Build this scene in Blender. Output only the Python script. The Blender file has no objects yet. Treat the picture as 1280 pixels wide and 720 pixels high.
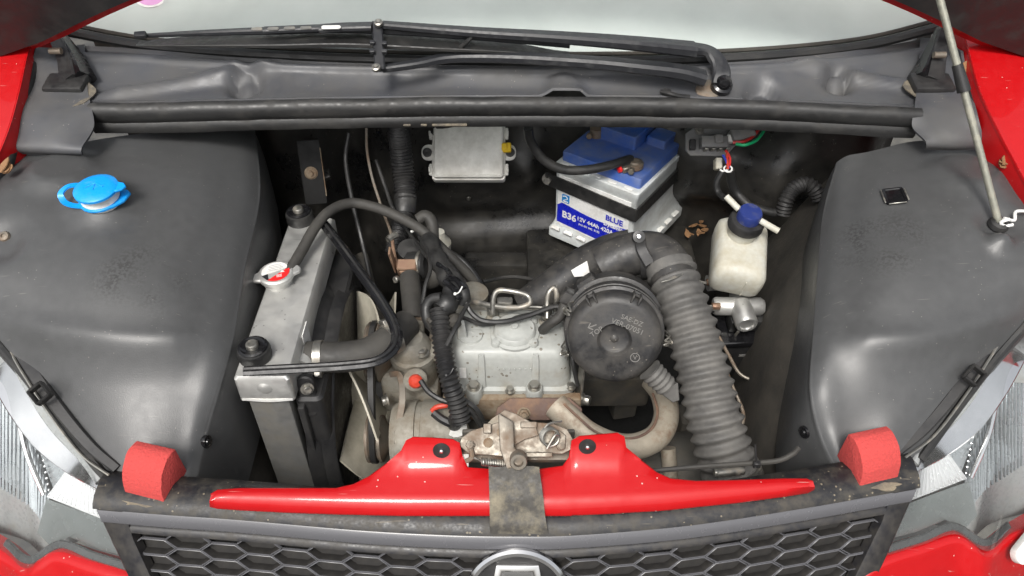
import bpy, bmesh, math, random
from mathutils import Vector as V, Matrix, noise
from mathutils.bvhtree import BVHTree
random.seed(7)
R = math.radians
sc = bpy.context.scene
col = sc.collection
# ------------------------------------------------------------------ camera
CAM = V((0.0, -0.51, 1.563)); PITCH = R(42); F = 960.0
cd = bpy.data.cameras.new('camera'); cd.sensor_width = 36; cd.lens = 36 * F / 1280; cd.clip_start = .01; cd.clip_end = 300
co = bpy.data.objects.new('camera', cd); col.objects.link(co)
co.location = CAM; co.rotation_euler = (math.pi / 2 - PITCH, 0, 0); sc.camera = co
# ------------------------------------------------------------------ sky, sun, exposure (bright overcast)
SUN_EL, SUN_AZ = R(54), R(196)      # azimuth measured clockwise from +y
w = bpy.data.worlds.new('World'); sc.world = w; w.use_nodes = True
nt = w.node_tree; bg = nt.nodes['Background']
sky = nt.nodes.new('ShaderNodeTexSky'); sky.sky_type = 'NISHITA'; sky.sun_disc = False
sky.sun_elevation = SUN_EL; sky.sun_rotation = SUN_AZ; sky.dust_density = 6; sky.air_density = 1.2; sky.ozone_density = 1
hs = nt.nodes.new('ShaderNodeHueSaturation'); hs.inputs['Saturation'].default_value = .22
nt.links.new(sky.outputs[0], hs.inputs['Color']); nt.links.new(hs.outputs[0], bg.inputs['Color'])
bg.inputs['Strength'].default_value = .12
sl = bpy.data.lights.new('sun', 'SUN'); sl.energy = 1.5; sl.angle = R(16); sl.color = (1, .96, .9)
so = bpy.data.objects.new('sun', sl); col.objects.link(so)
sd = V((math.sin(SUN_AZ) * math.cos(SUN_EL), math.cos(SUN_AZ) * math.cos(SUN_EL), math.sin(SUN_EL)))
so.rotation_euler = sd.to_track_quat('Z', 'Y').to_euler(); so.location = (0, 0, 5)
sc.view_settings.view_transform = 'Standard'; sc.view_settings.look = 'None'
sc.view_settings.exposure = 0.62; sc.view_settings.gamma = 1
# ------------------------------------------------------------------ pixel rays of the photograph (1280 x 720)
FW = V((0, math.cos(PITCH), -math.sin(PITCH))); UP = V((0, math.sin(PITCH), math.cos(PITCH)))
def ray(px, py): return V(((px - 640) / F, 0, 0)) + FW - UP * ((py - 360) / F)
def PZ(px, py, z):
    d = ray(px, py); return CAM + d * ((z - CAM.z) / d.z)
def PY(px, py, y):
    d = ray(px, py); return CAM + d * ((y - CAM.y) / d.y)
def P3(t): return PZ(*t)
def MPX(p): return (1268 - p[0], p[1] - 22) + tuple(p[2:])     # near-side mirror of a pixel
# ------------------------------------------------------------------ materials
MATS = {}
def mat(name, c, rough=.5, metal=0, dirt=None, amt=.0, ds=14, bump=.0, bs=220, coat=0, spec=.5, var=.15, soft=.12, rv=1):
    m = bpy.data.materials.new(name); m.use_nodes = True; MATS[name] = m
    n = m.node_tree.nodes; l = m.node_tree.links; b = n['Principled BSDF']
    tc = n.new('ShaderNodeTexCoord')
    n1 = n.new('ShaderNodeTexNoise'); n1.inputs['Scale'].default_value = ds; n1.inputs['Detail'].default_value = 8; n1.inputs['Roughness'].default_value = .68
    l.new(tc.outputs['Object'], n1.inputs['Vector'])
    n2 = n.new('ShaderNodeTexNoise'); n2.inputs['Scale'].default_value = ds * 6; n2.inputs['Detail'].default_value = 5
    l.new(tc.outputs['Object'], n2.inputs['Vector'])
    v = n.new('ShaderNodeMix'); v.data_type = 'RGBA'
    v.inputs[6].default_value = tuple(x * (1 - var) for x in c) + (1,); v.inputs[7].default_value = tuple(min(1, x * (1 + var)) for x in c) + (1,)
    l.new(n2.outputs[0], v.inputs[0]); out = v.outputs[2]
    b.inputs['Metallic'].default_value = metal; b.inputs['Roughness'].default_value = rough
    b.inputs['Specular IOR Level'].default_value = spec
    if coat: b.inputs['Coat Weight'].default_value = coat; b.inputs['Coat Roughness'].default_value = .06
    rr = n.new('ShaderNodeMapRange'); rr.inputs[1].default_value = .3; rr.inputs[2].default_value = .7
    rr.inputs[3].default_value = max(.02, rough - .09 * rv); rr.inputs[4].default_value = min(1, rough + .12 * rv); l.new(n2.outputs[0], rr.inputs[0])
    if dirt:
        rp = n.new('ShaderNodeMapRange'); t = .72 - .42 * amt
        rp.inputs[1].default_value = t - soft; rp.inputs[2].default_value = t + soft; rp.inputs[3].default_value = 0; rp.inputs[4].default_value = .9
        l.new(n1.outputs[0], rp.inputs[0])
        d = n.new('ShaderNodeMix'); d.data_type = 'RGBA'; d.inputs[7].default_value = tuple(dirt) + (1,)
        l.new(rp.outputs[0], d.inputs[0]); l.new(out, d.inputs[6]); out = d.outputs[2]
        r2 = n.new('ShaderNodeMix'); r2.inputs[3].default_value = .85; l.new(rp.outputs[0], r2.inputs[0]); l.new(rr.outputs[0], r2.inputs[2])
        l.new(r2.outputs[0], b.inputs['Roughness'])
        if metal:
            mm = n.new('ShaderNodeMath'); mm.operation = 'MULTIPLY_ADD'; mm.inputs[1].default_value = -metal; mm.inputs[2].default_value = metal
            l.new(rp.outputs[0], mm.inputs[0]); l.new(mm.outputs[0], b.inputs['Metallic'])
    else: l.new(rr.outputs[0], b.inputs['Roughness'])
    l.new(out, b.inputs['Base Color'])
    if bump:
        n3 = n.new('ShaderNodeTexNoise'); n3.inputs['Scale'].default_value = bs; n3.inputs['Detail'].default_value = 3
        l.new(tc.outputs['Object'], n3.inputs['Vector'])
        bp = n.new('ShaderNodeBump'); bp.inputs['Strength'].default_value = bump; bp.inputs['Distance'].default_value = .0015
        l.new(n3.outputs[0], bp.inputs['Height']); l.new(bp.outputs[0], b.inputs['Normal'])
    return m
def specks(m, c, scale, thr, mix=.8):
    n = m.node_tree.nodes; l = m.node_tree.links; b = n['Principled BSDF']; src = b.inputs['Base Color'].links[0].from_socket
    tc = n.new('ShaderNodeTexCoord'); vo = n.new('ShaderNodeTexVoronoi'); vo.inputs['Scale'].default_value = scale; l.new(tc.outputs['Object'], vo.inputs['Vector'])
    rn = n.new('ShaderNodeTexNoise'); rn.inputs['Scale'].default_value = scale * .23; l.new(tc.outputs['Object'], rn.inputs['Vector'])
    a = n.new('ShaderNodeMath'); a.operation = 'LESS_THAN'; a.inputs[1].default_value = thr; l.new(vo.outputs['Distance'], a.inputs[0])
    g = n.new('ShaderNodeMath'); g.operation = 'GREATER_THAN'; g.inputs[1].default_value = .56; l.new(rn.outputs[0], g.inputs[0])
    k = n.new('ShaderNodeMath'); k.operation = 'MULTIPLY'; l.new(a.outputs[0], k.inputs[0]); l.new(g.outputs[0], k.inputs[1])
    # fine scratches: stretched noise
    mp = n.new('ShaderNodeMapping'); mp.inputs['Scale'].default_value = (14, 220, 60); mp.inputs['Rotation'].default_value = (0, 0, .7); l.new(tc.outputs['Object'], mp.inputs['Vector'])
    sn = n.new('ShaderNodeTexNoise'); sn.inputs['Scale'].default_value = 1.6; sn.inputs['Detail'].default_value = 1; l.new(mp.outputs[0], sn.inputs['Vector'])
    s1 = n.new('ShaderNodeMapRange'); s1.inputs[1].default_value = .74; s1.inputs[2].default_value = .80; s1.inputs[4].default_value = .5; l.new(sn.outputs[0], s1.inputs[0])
    mxm = n.new('ShaderNodeMath'); mxm.operation = 'MAXIMUM'; l.new(k.outputs[0], mxm.inputs[0]); l.new(s1.outputs[0], mxm.inputs[1])
    q = n.new('ShaderNodeMath'); q.operation = 'MULTIPLY'; q.inputs[1].default_value = mix; l.new(mxm.outputs[0], q.inputs[0])
    mx = n.new('ShaderNodeMix'); mx.data_type = 'RGBA'; mx.inputs[7].default_value = c + (1,); l.new(q.outputs[0], mx.inputs[0]); l.new(src, mx.inputs[6]); l.new(mx.outputs[2], b.inputs['Base Color'])
def grain_patch(m, cs, rad):
    n = m.node_tree.nodes; l = m.node_tree.links; b = n['Principled BSDF']; src = b.inputs['Base Color'].links[0].from_socket
    tc = n.new('ShaderNodeTexCoord'); acc = None
    for c in cs:
        d = n.new('ShaderNodeVectorMath'); d.operation = 'DISTANCE'; d.inputs[1].default_value = c; l.new(tc.outputs['Object'], d.inputs[0])
        q = n.new('ShaderNodeMapRange'); q.inputs[1].default_value = rad; q.inputs[2].default_value = rad * .45; q.inputs[3].default_value = 0; q.inputs[4].default_value = 1; l.new(d.outputs['Value'], q.inputs[0])
        if acc is None: acc = q.outputs[0]
        else:
            x = n.new('ShaderNodeMath'); x.operation = 'MAXIMUM'; l.new(acc, x.inputs[0]); l.new(q.outputs[0], x.inputs[1]); acc = x.outputs[0]
    nz = n.new('ShaderNodeTexNoise'); nz.inputs['Scale'].default_value = 260; nz.inputs['Detail'].default_value = 2; l.new(tc.outputs['Object'], nz.inputs['Vector'])
    nb = n.new('ShaderNodeTexNoise'); nb.inputs['Scale'].default_value = 18; l.new(tc.outputs['Object'], nb.inputs['Vector'])
    mr = n.new('ShaderNodeMapRange'); mr.inputs[1].default_value = .42; mr.inputs[2].default_value = .58; l.new(nz.outputs[0], mr.inputs[0])
    m2 = n.new('ShaderNodeMapRange'); m2.inputs[1].default_value = .42; m2.inputs[2].default_value = .62; l.new(nb.outputs[0], m2.inputs[0])
    k = n.new('ShaderNodeMath'); k.operation = 'MULTIPLY'; l.new(acc, k.inputs[0]); l.new(mr.outputs[0], k.inputs[1])
    k2 = n.new('ShaderNodeMath'); k2.operation = 'MULTIPLY'; l.new(k.outputs[0], k2.inputs[0]); l.new(m2.outputs[0], k2.inputs[1])
    mx = n.new('ShaderNodeMix'); mx.data_type = 'RGBA'; mx.inputs[7].default_value = (.03, .03, .03, 1); l.new(k2.outputs[0], mx.inputs[0]); l.new(src, mx.inputs[6]); l.new(mx.outputs[2], b.inputs['Base Color'])
    rs = b.inputs['Roughness'].links[0].from_socket; m3 = n.new('ShaderNodeMix'); m3.inputs[3].default_value = .75; l.new(k2.outputs[0], m3.inputs[0]); l.new(rs, m3.inputs[2]); l.new(m3.outputs[0], b.inputs['Roughness'])
DUST = (.17, .155, .13); SAND = (.3, .25, .18)
mat('liner', (.063, .064, .065), .36, ds=12, bump=.16, bs=900, var=.16, rv=.35)
mat('cowl', (.062, .065, .074), .32, dirt=(.10, .095, .085), amt=.28, ds=9, bump=.16, bs=900, soft=.25, var=.08)
mat('bulkhead', (.012, .012, .012), .24, dirt=(.06, .055, .046), amt=.3, ds=12, bump=.15, bs=160, soft=.22)
mat('dusty', (.028, .026, .023), .75, dirt=(.085, .075, .06), amt=.4, ds=16, bump=.3, bs=200, soft=.25)
mat('rubber', (.018, .018, .018), .42, dirt=(.04, .038, .035), amt=.3, ds=24, bump=.1, bs=400, var=.1)
mat('hose', (.024, .023, .022), .55, dirt=(.075, .07, .06), amt=.4, ds=22, bump=.12, bs=350, soft=.25)
mat('duct_hose', (.07, .068, .065), .52, dirt=(.16, .153, .14), amt=.42, ds=26, bump=.12, bs=300, soft=.2)
mat('black_plastic', (.016, .016, .017), .34, dirt=(.045, .043, .04), amt=.2, ds=26, bump=.06, bs=400, soft=.25)
mat('filter_plastic', (.020, .020, .021), .38, dirt=(.085, .078, .068), amt=.3, ds=24, bump=.12, bs=300, soft=.2)
mat('wiper_black', (.02, .021, .024), .38, dirt=(.08, .08, .08), amt=.15, ds=20)
mat('gloss_black', (.008, .008, .009), .12, dirt=(.05, .05, .048), amt=.15, ds=30)
mat('grille_black', (.016, .016, .019), .34, dirt=(.07, .062, .05), amt=.22, ds=60, bump=.06, bs=500, soft=.25, var=.1)
mat('grille_top', (.013, .013, .015), .4, dirt=(.085, .074, .055), amt=.24, ds=50, bump=.08, bs=500, soft=.2)
mat('cell_inside', (.011, .0105, .0105), .5, dirt=(.035, .031, .026), amt=.3, ds=70, soft=.25)
mat('grille_band', (.10, .10, .108), .26, var=.04, rv=.2)  # lighter than the black grille: lit band and sky-catching cell rims painted in
mat('red_paint', (.42, .003, .005), .45, coat=.5, spec=.25, var=.02)
mat('foam', (.48, .055, .05), .92, bump=1, bs=330, var=.3, ds=70)
mat('aluminium', (.56, .56, .545), .34, metal=.8, dirt=(.36, .35, .31), amt=.2, ds=9, bump=.05, bs=120, soft=.25)
mat('alu_core', (.16, .16, .155), .55, metal=.4, dirt=(.12, .11, .09), amt=.4, ds=20)
mat('zinc', (.34, .33, .30), .38, metal=.9, dirt=(.25, .2, .14), amt=.22, ds=40)
mat('chrome', (.8, .8, .8), .08, metal=1, var=.03)
mat('steel_dull', (.21, .19, .16), .46, metal=.7, dirt=(.15, .09, .05), amt=.42, ds=30, bump=.1, bs=200)
mat('engine_grey', (.37, .38, .36), .38, dirt=(.25, .22, .16), amt=.13, ds=22, bump=.12, bs=160, soft=.16, spec=.4)
mat('cast', (.30, .285, .245), .55, metal=.35, dirt=(.17, .14, .1), amt=.42, ds=26, bump=.35, bs=180)
mat('cast_dark', (.10, .095, .085), .6, metal=.3, dirt=(.15, .13, .1), amt=.35, ds=20, bump=.3, bs=150)
mat('rust', (.17, .11, .065), .75, dirt=(.27, .23, .17), amt=.5, ds=40, bump=.5, bs=200)
mat('rust_red', (.12, .075, .06), .7, dirt=(.25, .15, .09), amt=.35, ds=34, bump=.3, bs=200)
mat('exhaust', (.40, .355, .285), .6, metal=.3, dirt=(.2, .13, .085), amt=.3, ds=34, bump=.5, bs=150, soft=.1)
mat('fan', (.55, .52, .43), .5, dirt=(.16, .14, .1), amt=.4, ds=12, soft=.25)
mat('bat_grey', (.56, .59, .59), .42, dirt=(.33, .32, .29), amt=.3, ds=18, soft=.2)
mat('bat_blue', (.012, .08, .38), .38, dirt=(.18, .2, .24), amt=.38, ds=22, soft=.25)
mat('label_blue', (.012, .02, .42), .3, var=.04)
mat('label_white', (.72, .72, .70), .4, dirt=(.5, .48, .44), amt=.3, ds=30)
mat('logo_blue', (.02, .22, .55), .35)
mat('ecu', (.70, .69, .65), .5, dirt=(.33, .31, .27), amt=.35, ds=16, bump=.06, bs=300, soft=.2)
mat('yellow', (.75, .5, .02), .4)
mat('cap_blue', (.004, .30, .82), .35, dirt=(.05, .3, .6), amt=.2, ds=60)
mat('cap_navy', (.02, .035, .16), .4, dirt=(.1, .1, .14), amt=.3, ds=40)
mat('milky', (.52, .52, .47), .45, dirt=(.38, .33, .22), amt=.34, ds=26, soft=.2)
mat('white_plastic', (.68, .68, .65), .45, dirt=(.45, .42, .36), amt=.2, ds=30)
mat('relay_grey', (.14, .14, .14), .5, dirt=(.22, .21, .19), amt=.25, ds=30)
mat('red_label', (.7, .015, .015), .35, var=.03)
mat('orange', (.55, .05, .025), .45)
mat('wire_red', (.6, .03, .03), .4); mat('wire_green', (.01, .42, .16), .4); mat('wire_blue', (.03, .06, .4), .4); mat('wire_white', (.7, .7, .68), .45)
mat('copper', (.26, .16, .11), .5, metal=.6, dirt=(.25, .17, .1), amt=.3, ds=40)
mat('reflector_grey', (.42, .45, .47), .28, metal=.5, var=.05)
mat('lamp_housing', (.30, .31, .31), .28, dirt=(.24, .23, .2), amt=.2, ds=30)
mat('lamp_dark', (.07, .074, .076), .25)
mat('lamp_skirt', (.22, .24, .24), .2, metal=.3, var=.05)
mat('drl_white', (.85, .86, .87), .2, metal=.35, var=.03)
mat('tape', (.04, .036, .03), .55, dirt=(.24, .21, .15), amt=.34, ds=30, bump=.5, bs=130, soft=.12)
mat('leaf', (.24, .13, .06), .8, var=.4, ds=90)
mat('dash', (.22, .23, .23), .7)
mat('text_emboss', (.16, .155, .145), .5)
mat('rod', (.32, .32, .27), .38, metal=.5, dirt=(.35, .33, .26), amt=.3, ds=40)
mat('undertray', (.012, .012, .012), .8)
specks(MATS['liner'], (.2, .19, .17), 130, .10, .6); specks(MATS['cowl'], (.25, .23, .2), 110, .10, .6); specks(MATS['red_paint'], (.6, .5, .45), 95, .09, .7); specks(MATS['bulkhead'], (.12, .11, .09), 120, .14, .7); specks(MATS['grille_top'], (.2, .17, .12), 150, .2, .8)
specks(MATS['engine_grey'], (.10, .075, .045), 90, .22, .7); specks(MATS['filter_plastic'], (.2, .18, .15), 160, .16, .6); specks(MATS['aluminium'], (.12, .11, .1), 110, .14, .6)
def glass_mat(name, tint, film, filmcol):
    m = bpy.data.materials.new(name); m.use_nodes = True; MATS[name] = m
    n = m.node_tree.nodes; l = m.node_tree.links; n.remove(n['Principled BSDF'])
    o = n['Material Output']; tr = n.new('ShaderNodeBsdfTransparent'); tr.inputs[0].default_value = tint + (1,)
    gl = n.new('ShaderNodeBsdfGlossy'); gl.inputs['Roughness'].default_value = .03
    fr = n.new('ShaderNodeFresnel'); fr.inputs[0].default_value = 1.5
    a = n.new('ShaderNodeMixShader'); l.new(fr.outputs[0], a.inputs[0]); l.new(tr.outputs[0], a.inputs[1]); l.new(gl.outputs[0], a.inputs[2])
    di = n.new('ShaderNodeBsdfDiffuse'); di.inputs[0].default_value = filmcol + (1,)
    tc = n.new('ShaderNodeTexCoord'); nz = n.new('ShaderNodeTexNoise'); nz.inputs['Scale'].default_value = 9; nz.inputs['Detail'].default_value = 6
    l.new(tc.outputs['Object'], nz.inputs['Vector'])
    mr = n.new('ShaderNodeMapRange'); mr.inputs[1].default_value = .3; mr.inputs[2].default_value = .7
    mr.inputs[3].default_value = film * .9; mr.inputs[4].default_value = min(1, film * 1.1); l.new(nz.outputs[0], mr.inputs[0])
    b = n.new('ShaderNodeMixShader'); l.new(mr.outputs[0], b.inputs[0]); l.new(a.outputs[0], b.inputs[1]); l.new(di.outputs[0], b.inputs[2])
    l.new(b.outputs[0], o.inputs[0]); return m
glass_mat('lens_glass', (.96, .97, .97), .04, (.6, .6, .58))
glass_mat('windshield_glass', (.8, .86, .83), .48, (.76, .81, .78))  # pale diffuse film paints the sky's reflection into the windscreen
# ------------------------------------------------------------------ shapes: each returns (verts, faces)
def frame(o, z, x=None):
    z = V(z).normalized(); x = V(x) if x is not None else V((1, 0, 0))
    x = x - z * x.dot(z)
    if x.length < 1e-4: x = V((0, 1, 0)) - z * z.y
    x.normalize(); y = z.cross(x); o = V(o)
    return Matrix(((x.x, y.x, z.x, o.x), (x.y, y.y, z.y, o.y), (x.z, y.z, z.z, o.z), (0, 0, 0, 1)))
I4 = Matrix.Identity(4)
def bm_out(bm, M=I4):
    vs = [M @ v.co for v in bm.verts]; bm.verts.index_update()
    fs = [[v.index for v in f.verts] for f in bm.faces]; bm.free(); return vs, fs
def prism(outline, h0, h1, M=I4, bev=0, seg=2):
    bm = bmesh.new(); n = len(outline)
    a = [bm.verts.new((x, y, h0)) for x, y in outline]; b = [bm.verts.new((x, y, h1)) for x, y in outline]
    bm.faces.new(a[::-1]); bm.faces.new(b)
    for i in range(n): bm.faces.new((a[i], a[(i + 1) % n], b[(i + 1) % n], b[i]))
    bmesh.ops.recalc_face_normals(bm, faces=bm.faces)
    if bev: bmesh.ops.bevel(bm, geom=bm.edges[:], offset=bev, segments=seg, affect='EDGES', profile=.5, clamp_overlap=True)
    return bm_out(bm, M)
def box(sx, sy, sz, M=I4, bev=0, seg=2):      # centred in x, y; z from 0 to sz
    return prism([(-sx / 2, -sy / 2), (sx / 2, -sy / 2), (sx / 2, sy / 2), (-sx / 2, sy / 2)], 0, sz, M, bev, seg)
def lathe(prof, M=I4, seg=24):
    vs, fs = [], []; k = len(prof)
    for i in range(seg):
        a = 2 * math.pi * i / seg
        for r, h in prof: vs.append(M @ V((r * math.cos(a), r * math.sin(a), h)))
    for i in range(seg):
        j = (i + 1) % seg
        for q in range(k - 1): fs.append([i * k + q, j * k + q, j * k + q + 1, i * k + q + 1])
    if prof[-1][0] > 1e-6: fs.append([i * k + k - 1 for i in range(seg)])
    if prof[0][0] > 1e-6: fs.append([i * k for i in range(seg)][::-1])
    return vs, fs
def crv(pts, n=8, closed=False):
    pts = [V(p) for p in pts]; out = []; m = len(pts)
    if m == 2: return [pts[0].lerp(pts[1], i / n) for i in range(n + 1)]
    rng = m if closed else m - 1
    for i in range(rng):
        if closed: a, b, c, d = pts[i - 1], pts[i], pts[(i + 1) % m], pts[(i + 2) % m]
        else:
            b, c = pts[i], pts[i + 1]; a = pts[i - 1] if i else b * 2 - c; d = pts[i + 2] if i + 2 < m else c * 2 - b
        for k in range(n):
            t = k / n; out.append(.5 * ((2 * b) + (c - a) * t + (2 * a - 5 * b + 4 * c - d) * t * t + (3 * b - a - 3 * c + d) * t ** 3))
    if not closed: out.append(pts[-1])
    return out
def circ(n=10, r=1, e=1): return [(r * math.cos(2 * math.pi * i / n), r * e * math.sin(2 * math.pi * i / n)) for i in range(n)]
def sweep(path, prof, scale=None, up=None, closed=False, caps=True):
    n = len(path); k = len(prof); vs, fs = [], []; N = None
    for i, p in enumerate(path):
        if closed: T = (path[(i + 1) % n] - path[i - 1])
        else: T = path[min(i + 1, n - 1)] - path[max(i - 1, 0)]
        T.normalize()
        u = V(up) if up is not None else (N if N is not None else (V((0, 0, 1)) if abs(T.z) < .9 else V((0, 1, 0))))
        N = u - T * u.dot(T)
        if N.length < 1e-5: N = T.orthogonal()
        N.normalize(); B = T.cross(N)
        s = scale(i / max(1, n - 1)) if callable(scale) else (scale[i] if scale else 1)
        for a, b in prof: vs.append(p + (B * a + N * b) * s)
    for i in range(n if closed else n - 1):
        j = (i + 1) % n
        for q in range(k): fs.append([i * k + q, i * k + (q + 1) % k, j * k + (q + 1) % k, j * k + q])
    if caps and not closed: fs.append(list(range(k))[::-1]); fs.append([(n - 1) * k + q for q in range(k)])
    return vs, fs
def tube(pts, r, seg=10, n=8, scale=None, closed=False): return sweep(crv(pts, n, closed), circ(seg, r), scale, closed=closed)
def ptube(pp, r, seg=10, n=8, scale=None): return tube([P3(p) for p in pp], r, seg, n, scale)
def resample(path, step):
    out = [path[0].copy()]; acc = 0
    for a, b in zip(path, path[1:]):
        L = (b - a).length; d = step - acc
        while d <= L: out.append(a.lerp(b, d / L)); d += step
        acc = (acc + L) % step if L else acc
        acc = L - (d - step)
    return out
def corrugated(pts, r, pitch, amp, seg=18, per=6, taper=None):
    path = resample(crv(pts, 30), pitch / per); N = len(path)
    rj = random.Random(int(r * 1e5)); jit = [1 + rj.uniform(-.018, .018) for _ in range(N // per + 2)]
    sc_ = [((taper(i / N) if taper else 1) * jit[(i + per // 2) // per] * (1 + amp / r * (math.cos(2 * math.pi * i / per)))) for i in range(N)]
    return sweep(path, circ(seg, r), sc_)
def rib(pts, w, h, bevel=.25, scale=None, n=8, up=(0, 0, 1)):      # flat bar
    c = bevel * min(w, h)
    a, b = w / 2, h / 2
    prof = [(-a + c, -b), (a - c, -b), (a, -b + c), (a, b - c), (a - c, b), (-a + c, b), (-a, b - c), (-a, -b + c)]
    return sweep(crv(pts, n), prof, scale, up=up)
def grid(rows, closed=False):
    m = len(rows[0]); vs = [v for r in rows for v in r]; fs = []
    for i in range(len(rows) - 1):
        for j in range(m - 1): fs.append([i * m + j, i * m + j + 1, (i + 1) * m + j + 1, (i + 1) * m + j])
    return vs, fs
def loft(ctrl, nu=6, nv=6):
    a = [crv(r, nv) for r in ctrl]; m = len(a[0])
    cols = [crv([a[i][j] for i in range(len(a))], nu) for j in range(m)]
    return grid([[cols[j][i] for j in range(m)] for i in range(len(cols[0]))])
def thick(sh, t, N=None):       # give a sheet a real thickness t away from its face side
    vs, fs = sh; n = len(vs); nor = [V() for _ in vs]; cnt = {}
    for f in fs:
        a, b, c = vs[f[0]], vs[f[1]], vs[f[2]]; nn = (b - a).cross(c - a)
        if len(f) == 4: nn = (vs[f[2]] - vs[f[0]]).cross(vs[f[3]] - vs[f[1]])
        for i in f: nor[i] += nn
        for i in range(len(f)):
            e = (f[i], f[(i + 1) % len(f)]); cnt[e] = 1
    nor = [x.normalized() if x.length else V((0, 0, 1)) for x in nor]
    out = list(vs) + [v - x * t for v, x in zip(vs, nor)]; F_ = list(fs) + [[i + n for i in f[::-1]] for f in fs]
    for (a, b) in cnt:
        if (b, a) not in cnt: F_.append([b, a, a + n, b + n])
    return out, F_
def flip(sh): return sh[0], [f[::-1] for f in sh[1]]
def rrect(hx, hy, r, n=5, cx=0, cy=0):
    o = []
    for q, (sx, sy) in enumerate(((1, 1), (-1, 1), (-1, -1), (1, -1))):
        for i in range(n + 1):
            a = math.pi / 2 * (q + i / n); o.append((cx + sx * (hx - r) + r * math.cos(a), cy + sy * (hy - r) + r * math.sin(a)))
    return o
def stack(levels, M=I4, n=5):      # levels: (z, hx, hy, r[, cx, cy]) rounded rectangles skinned together
    rings = [[M @ V((x, y, L[0])) for x, y in rrect(L[1], L[2], L[3], n, *(L[4:6] if len(L) > 4 else ()))] for L in levels]
    k = len(rings[0]); vs = [v for r in rings for v in r]; fs = []
    for i in range(len(rings) - 1):
        for q in range(k): fs.append([i * k + q, i * k + (q + 1) % k, (i + 1) * k + (q + 1) % k, (i + 1) * k + q])
    fs.append(list(range(k))[::-1]); fs.append([(len(rings) - 1) * k + q for q in range(k)]); return vs, fs
def hexb(M, r, h, washer=0):
    o = [prism([(r * math.cos(math.pi / 3 * i), r * math.sin(math.pi / 3 * i)) for i in range(6)], 0, h, M, r * .12, 1)]
    if washer: o.append(lathe([(0, -.001), (washer, -.001), (washer, .0012), (0, .0012)], M, 16))
    return o
def text(s, size, M, ext=.0004, bold=0, ax='CENTER'):
    cu = bpy.data.curves.new('t', 'FONT'); cu.body = s; cu.size = size; cu.extrude = ext; cu.offset = bold; cu.align_x = ax; cu.align_y = 'CENTER'; cu.resolution_u = 3
    ob = bpy.data.objects.new('t', cu); col.objects.link(ob); bpy.context.view_layer.update()
    me = bpy.data.meshes.new_from_object(ob); vs = [M @ v.co for v in me.vertices]; fs = [list(p.vertices) for p in me.polygons]
    bpy.data.objects.remove(ob); bpy.data.curves.remove(cu); bpy.data.meshes.remove(me); return vs, fs
# ------------------------------------------------------------------ objects
def mesh_of(shapes, m, smooth=38):
    me = bpy.data.meshes.new('m'); vs, fs = [], []
    for s in shapes:
        for q in (s if isinstance(s, list) else [s]):
            o = len(vs); vs += [tuple(v) for v in q[0]]; fs += [[i + o for i in f] for f in q[1]]
    me.from_pydata(vs, [], fs); me.materials.append(MATS[m])
    bm = bmesh.new(); bm.from_mesh(me); bmesh.ops.recalc_face_normals(bm, faces=bm.faces); bm.to_mesh(me); bm.free()
    me.polygons.foreach_set('use_smooth', [True] * len(me.polygons)); me.set_sharp_from_angle(angle=R(smooth)); me.update(); return me
def link(name, data, parent=None):
    o = bpy.data.objects.new(name, data); col.objects.link(o)
    if data is not None: data.name = name
    if parent is not None:
        o.parent = parent
        if data is None or parent.data is None: o.matrix_parent_inverse = Matrix.Translation(-V(parent.location))
    return o
def tag(o, label, cat, group=None, kind=None):
    if label: o['label'] = label
    if cat: o['category'] = cat
    if group: o['group'] = group
    if kind: o['kind'] = kind
    return o
def thing(name, label, cat, loc=(0, 0, 0), group=None):
    o = link(name, None); o.location = loc; o.empty_display_size = .02; return tag(o, label, cat, group)
def part(name, parent, m, *shapes, smooth=38, label=None):
    o = link(name, mesh_of(shapes, m, smooth), parent)
    if label: o['label'] = label
    return o
def single(name, label, cat, m, *shapes, group=None, kind=None, smooth=38):
    return tag(link(name, mesh_of(shapes, m, smooth)), label, cat, group, kind)
def bvh(*shapes):
    vs, fs = [], []
    for s in shapes: o = len(vs); vs += [V(v) for v in s[0]]; fs += [[i + o for i in f] for f in s[1]]
    return BVHTree.FromPolygons(vs, fs)
def on(B, px, py, off=0):
    d = ray(px, py).normalized(); h = B.ray_cast(CAM, d)
    p, n = h[0], h[1]
    if p is None: return None, None
    if n.dot(d) > 0: n = -n
    return p + n * off, n
def toC(p): return (CAM - p).normalized()
# ================================================================== SETTING
gr = single('ground', None, None, 'dusty', grid([[V((x, y, 0)) for x in (-30, -3, 3, 30)] for y in (-30, -3, 3, 60)]), kind='structure')
mg = mat('asphalt', (.05, .05, .05), .85, dirt=(.12, .115, .1), amt=.4, ds=8, bump=.6, bs=120); gr.data.materials[0] = mg
single('undertray', 'black plastic undertray below the engine', 'undertray', 'undertray', box(1.3, .95, .02, Matrix.Translation((0, .42, .2))))
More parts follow.
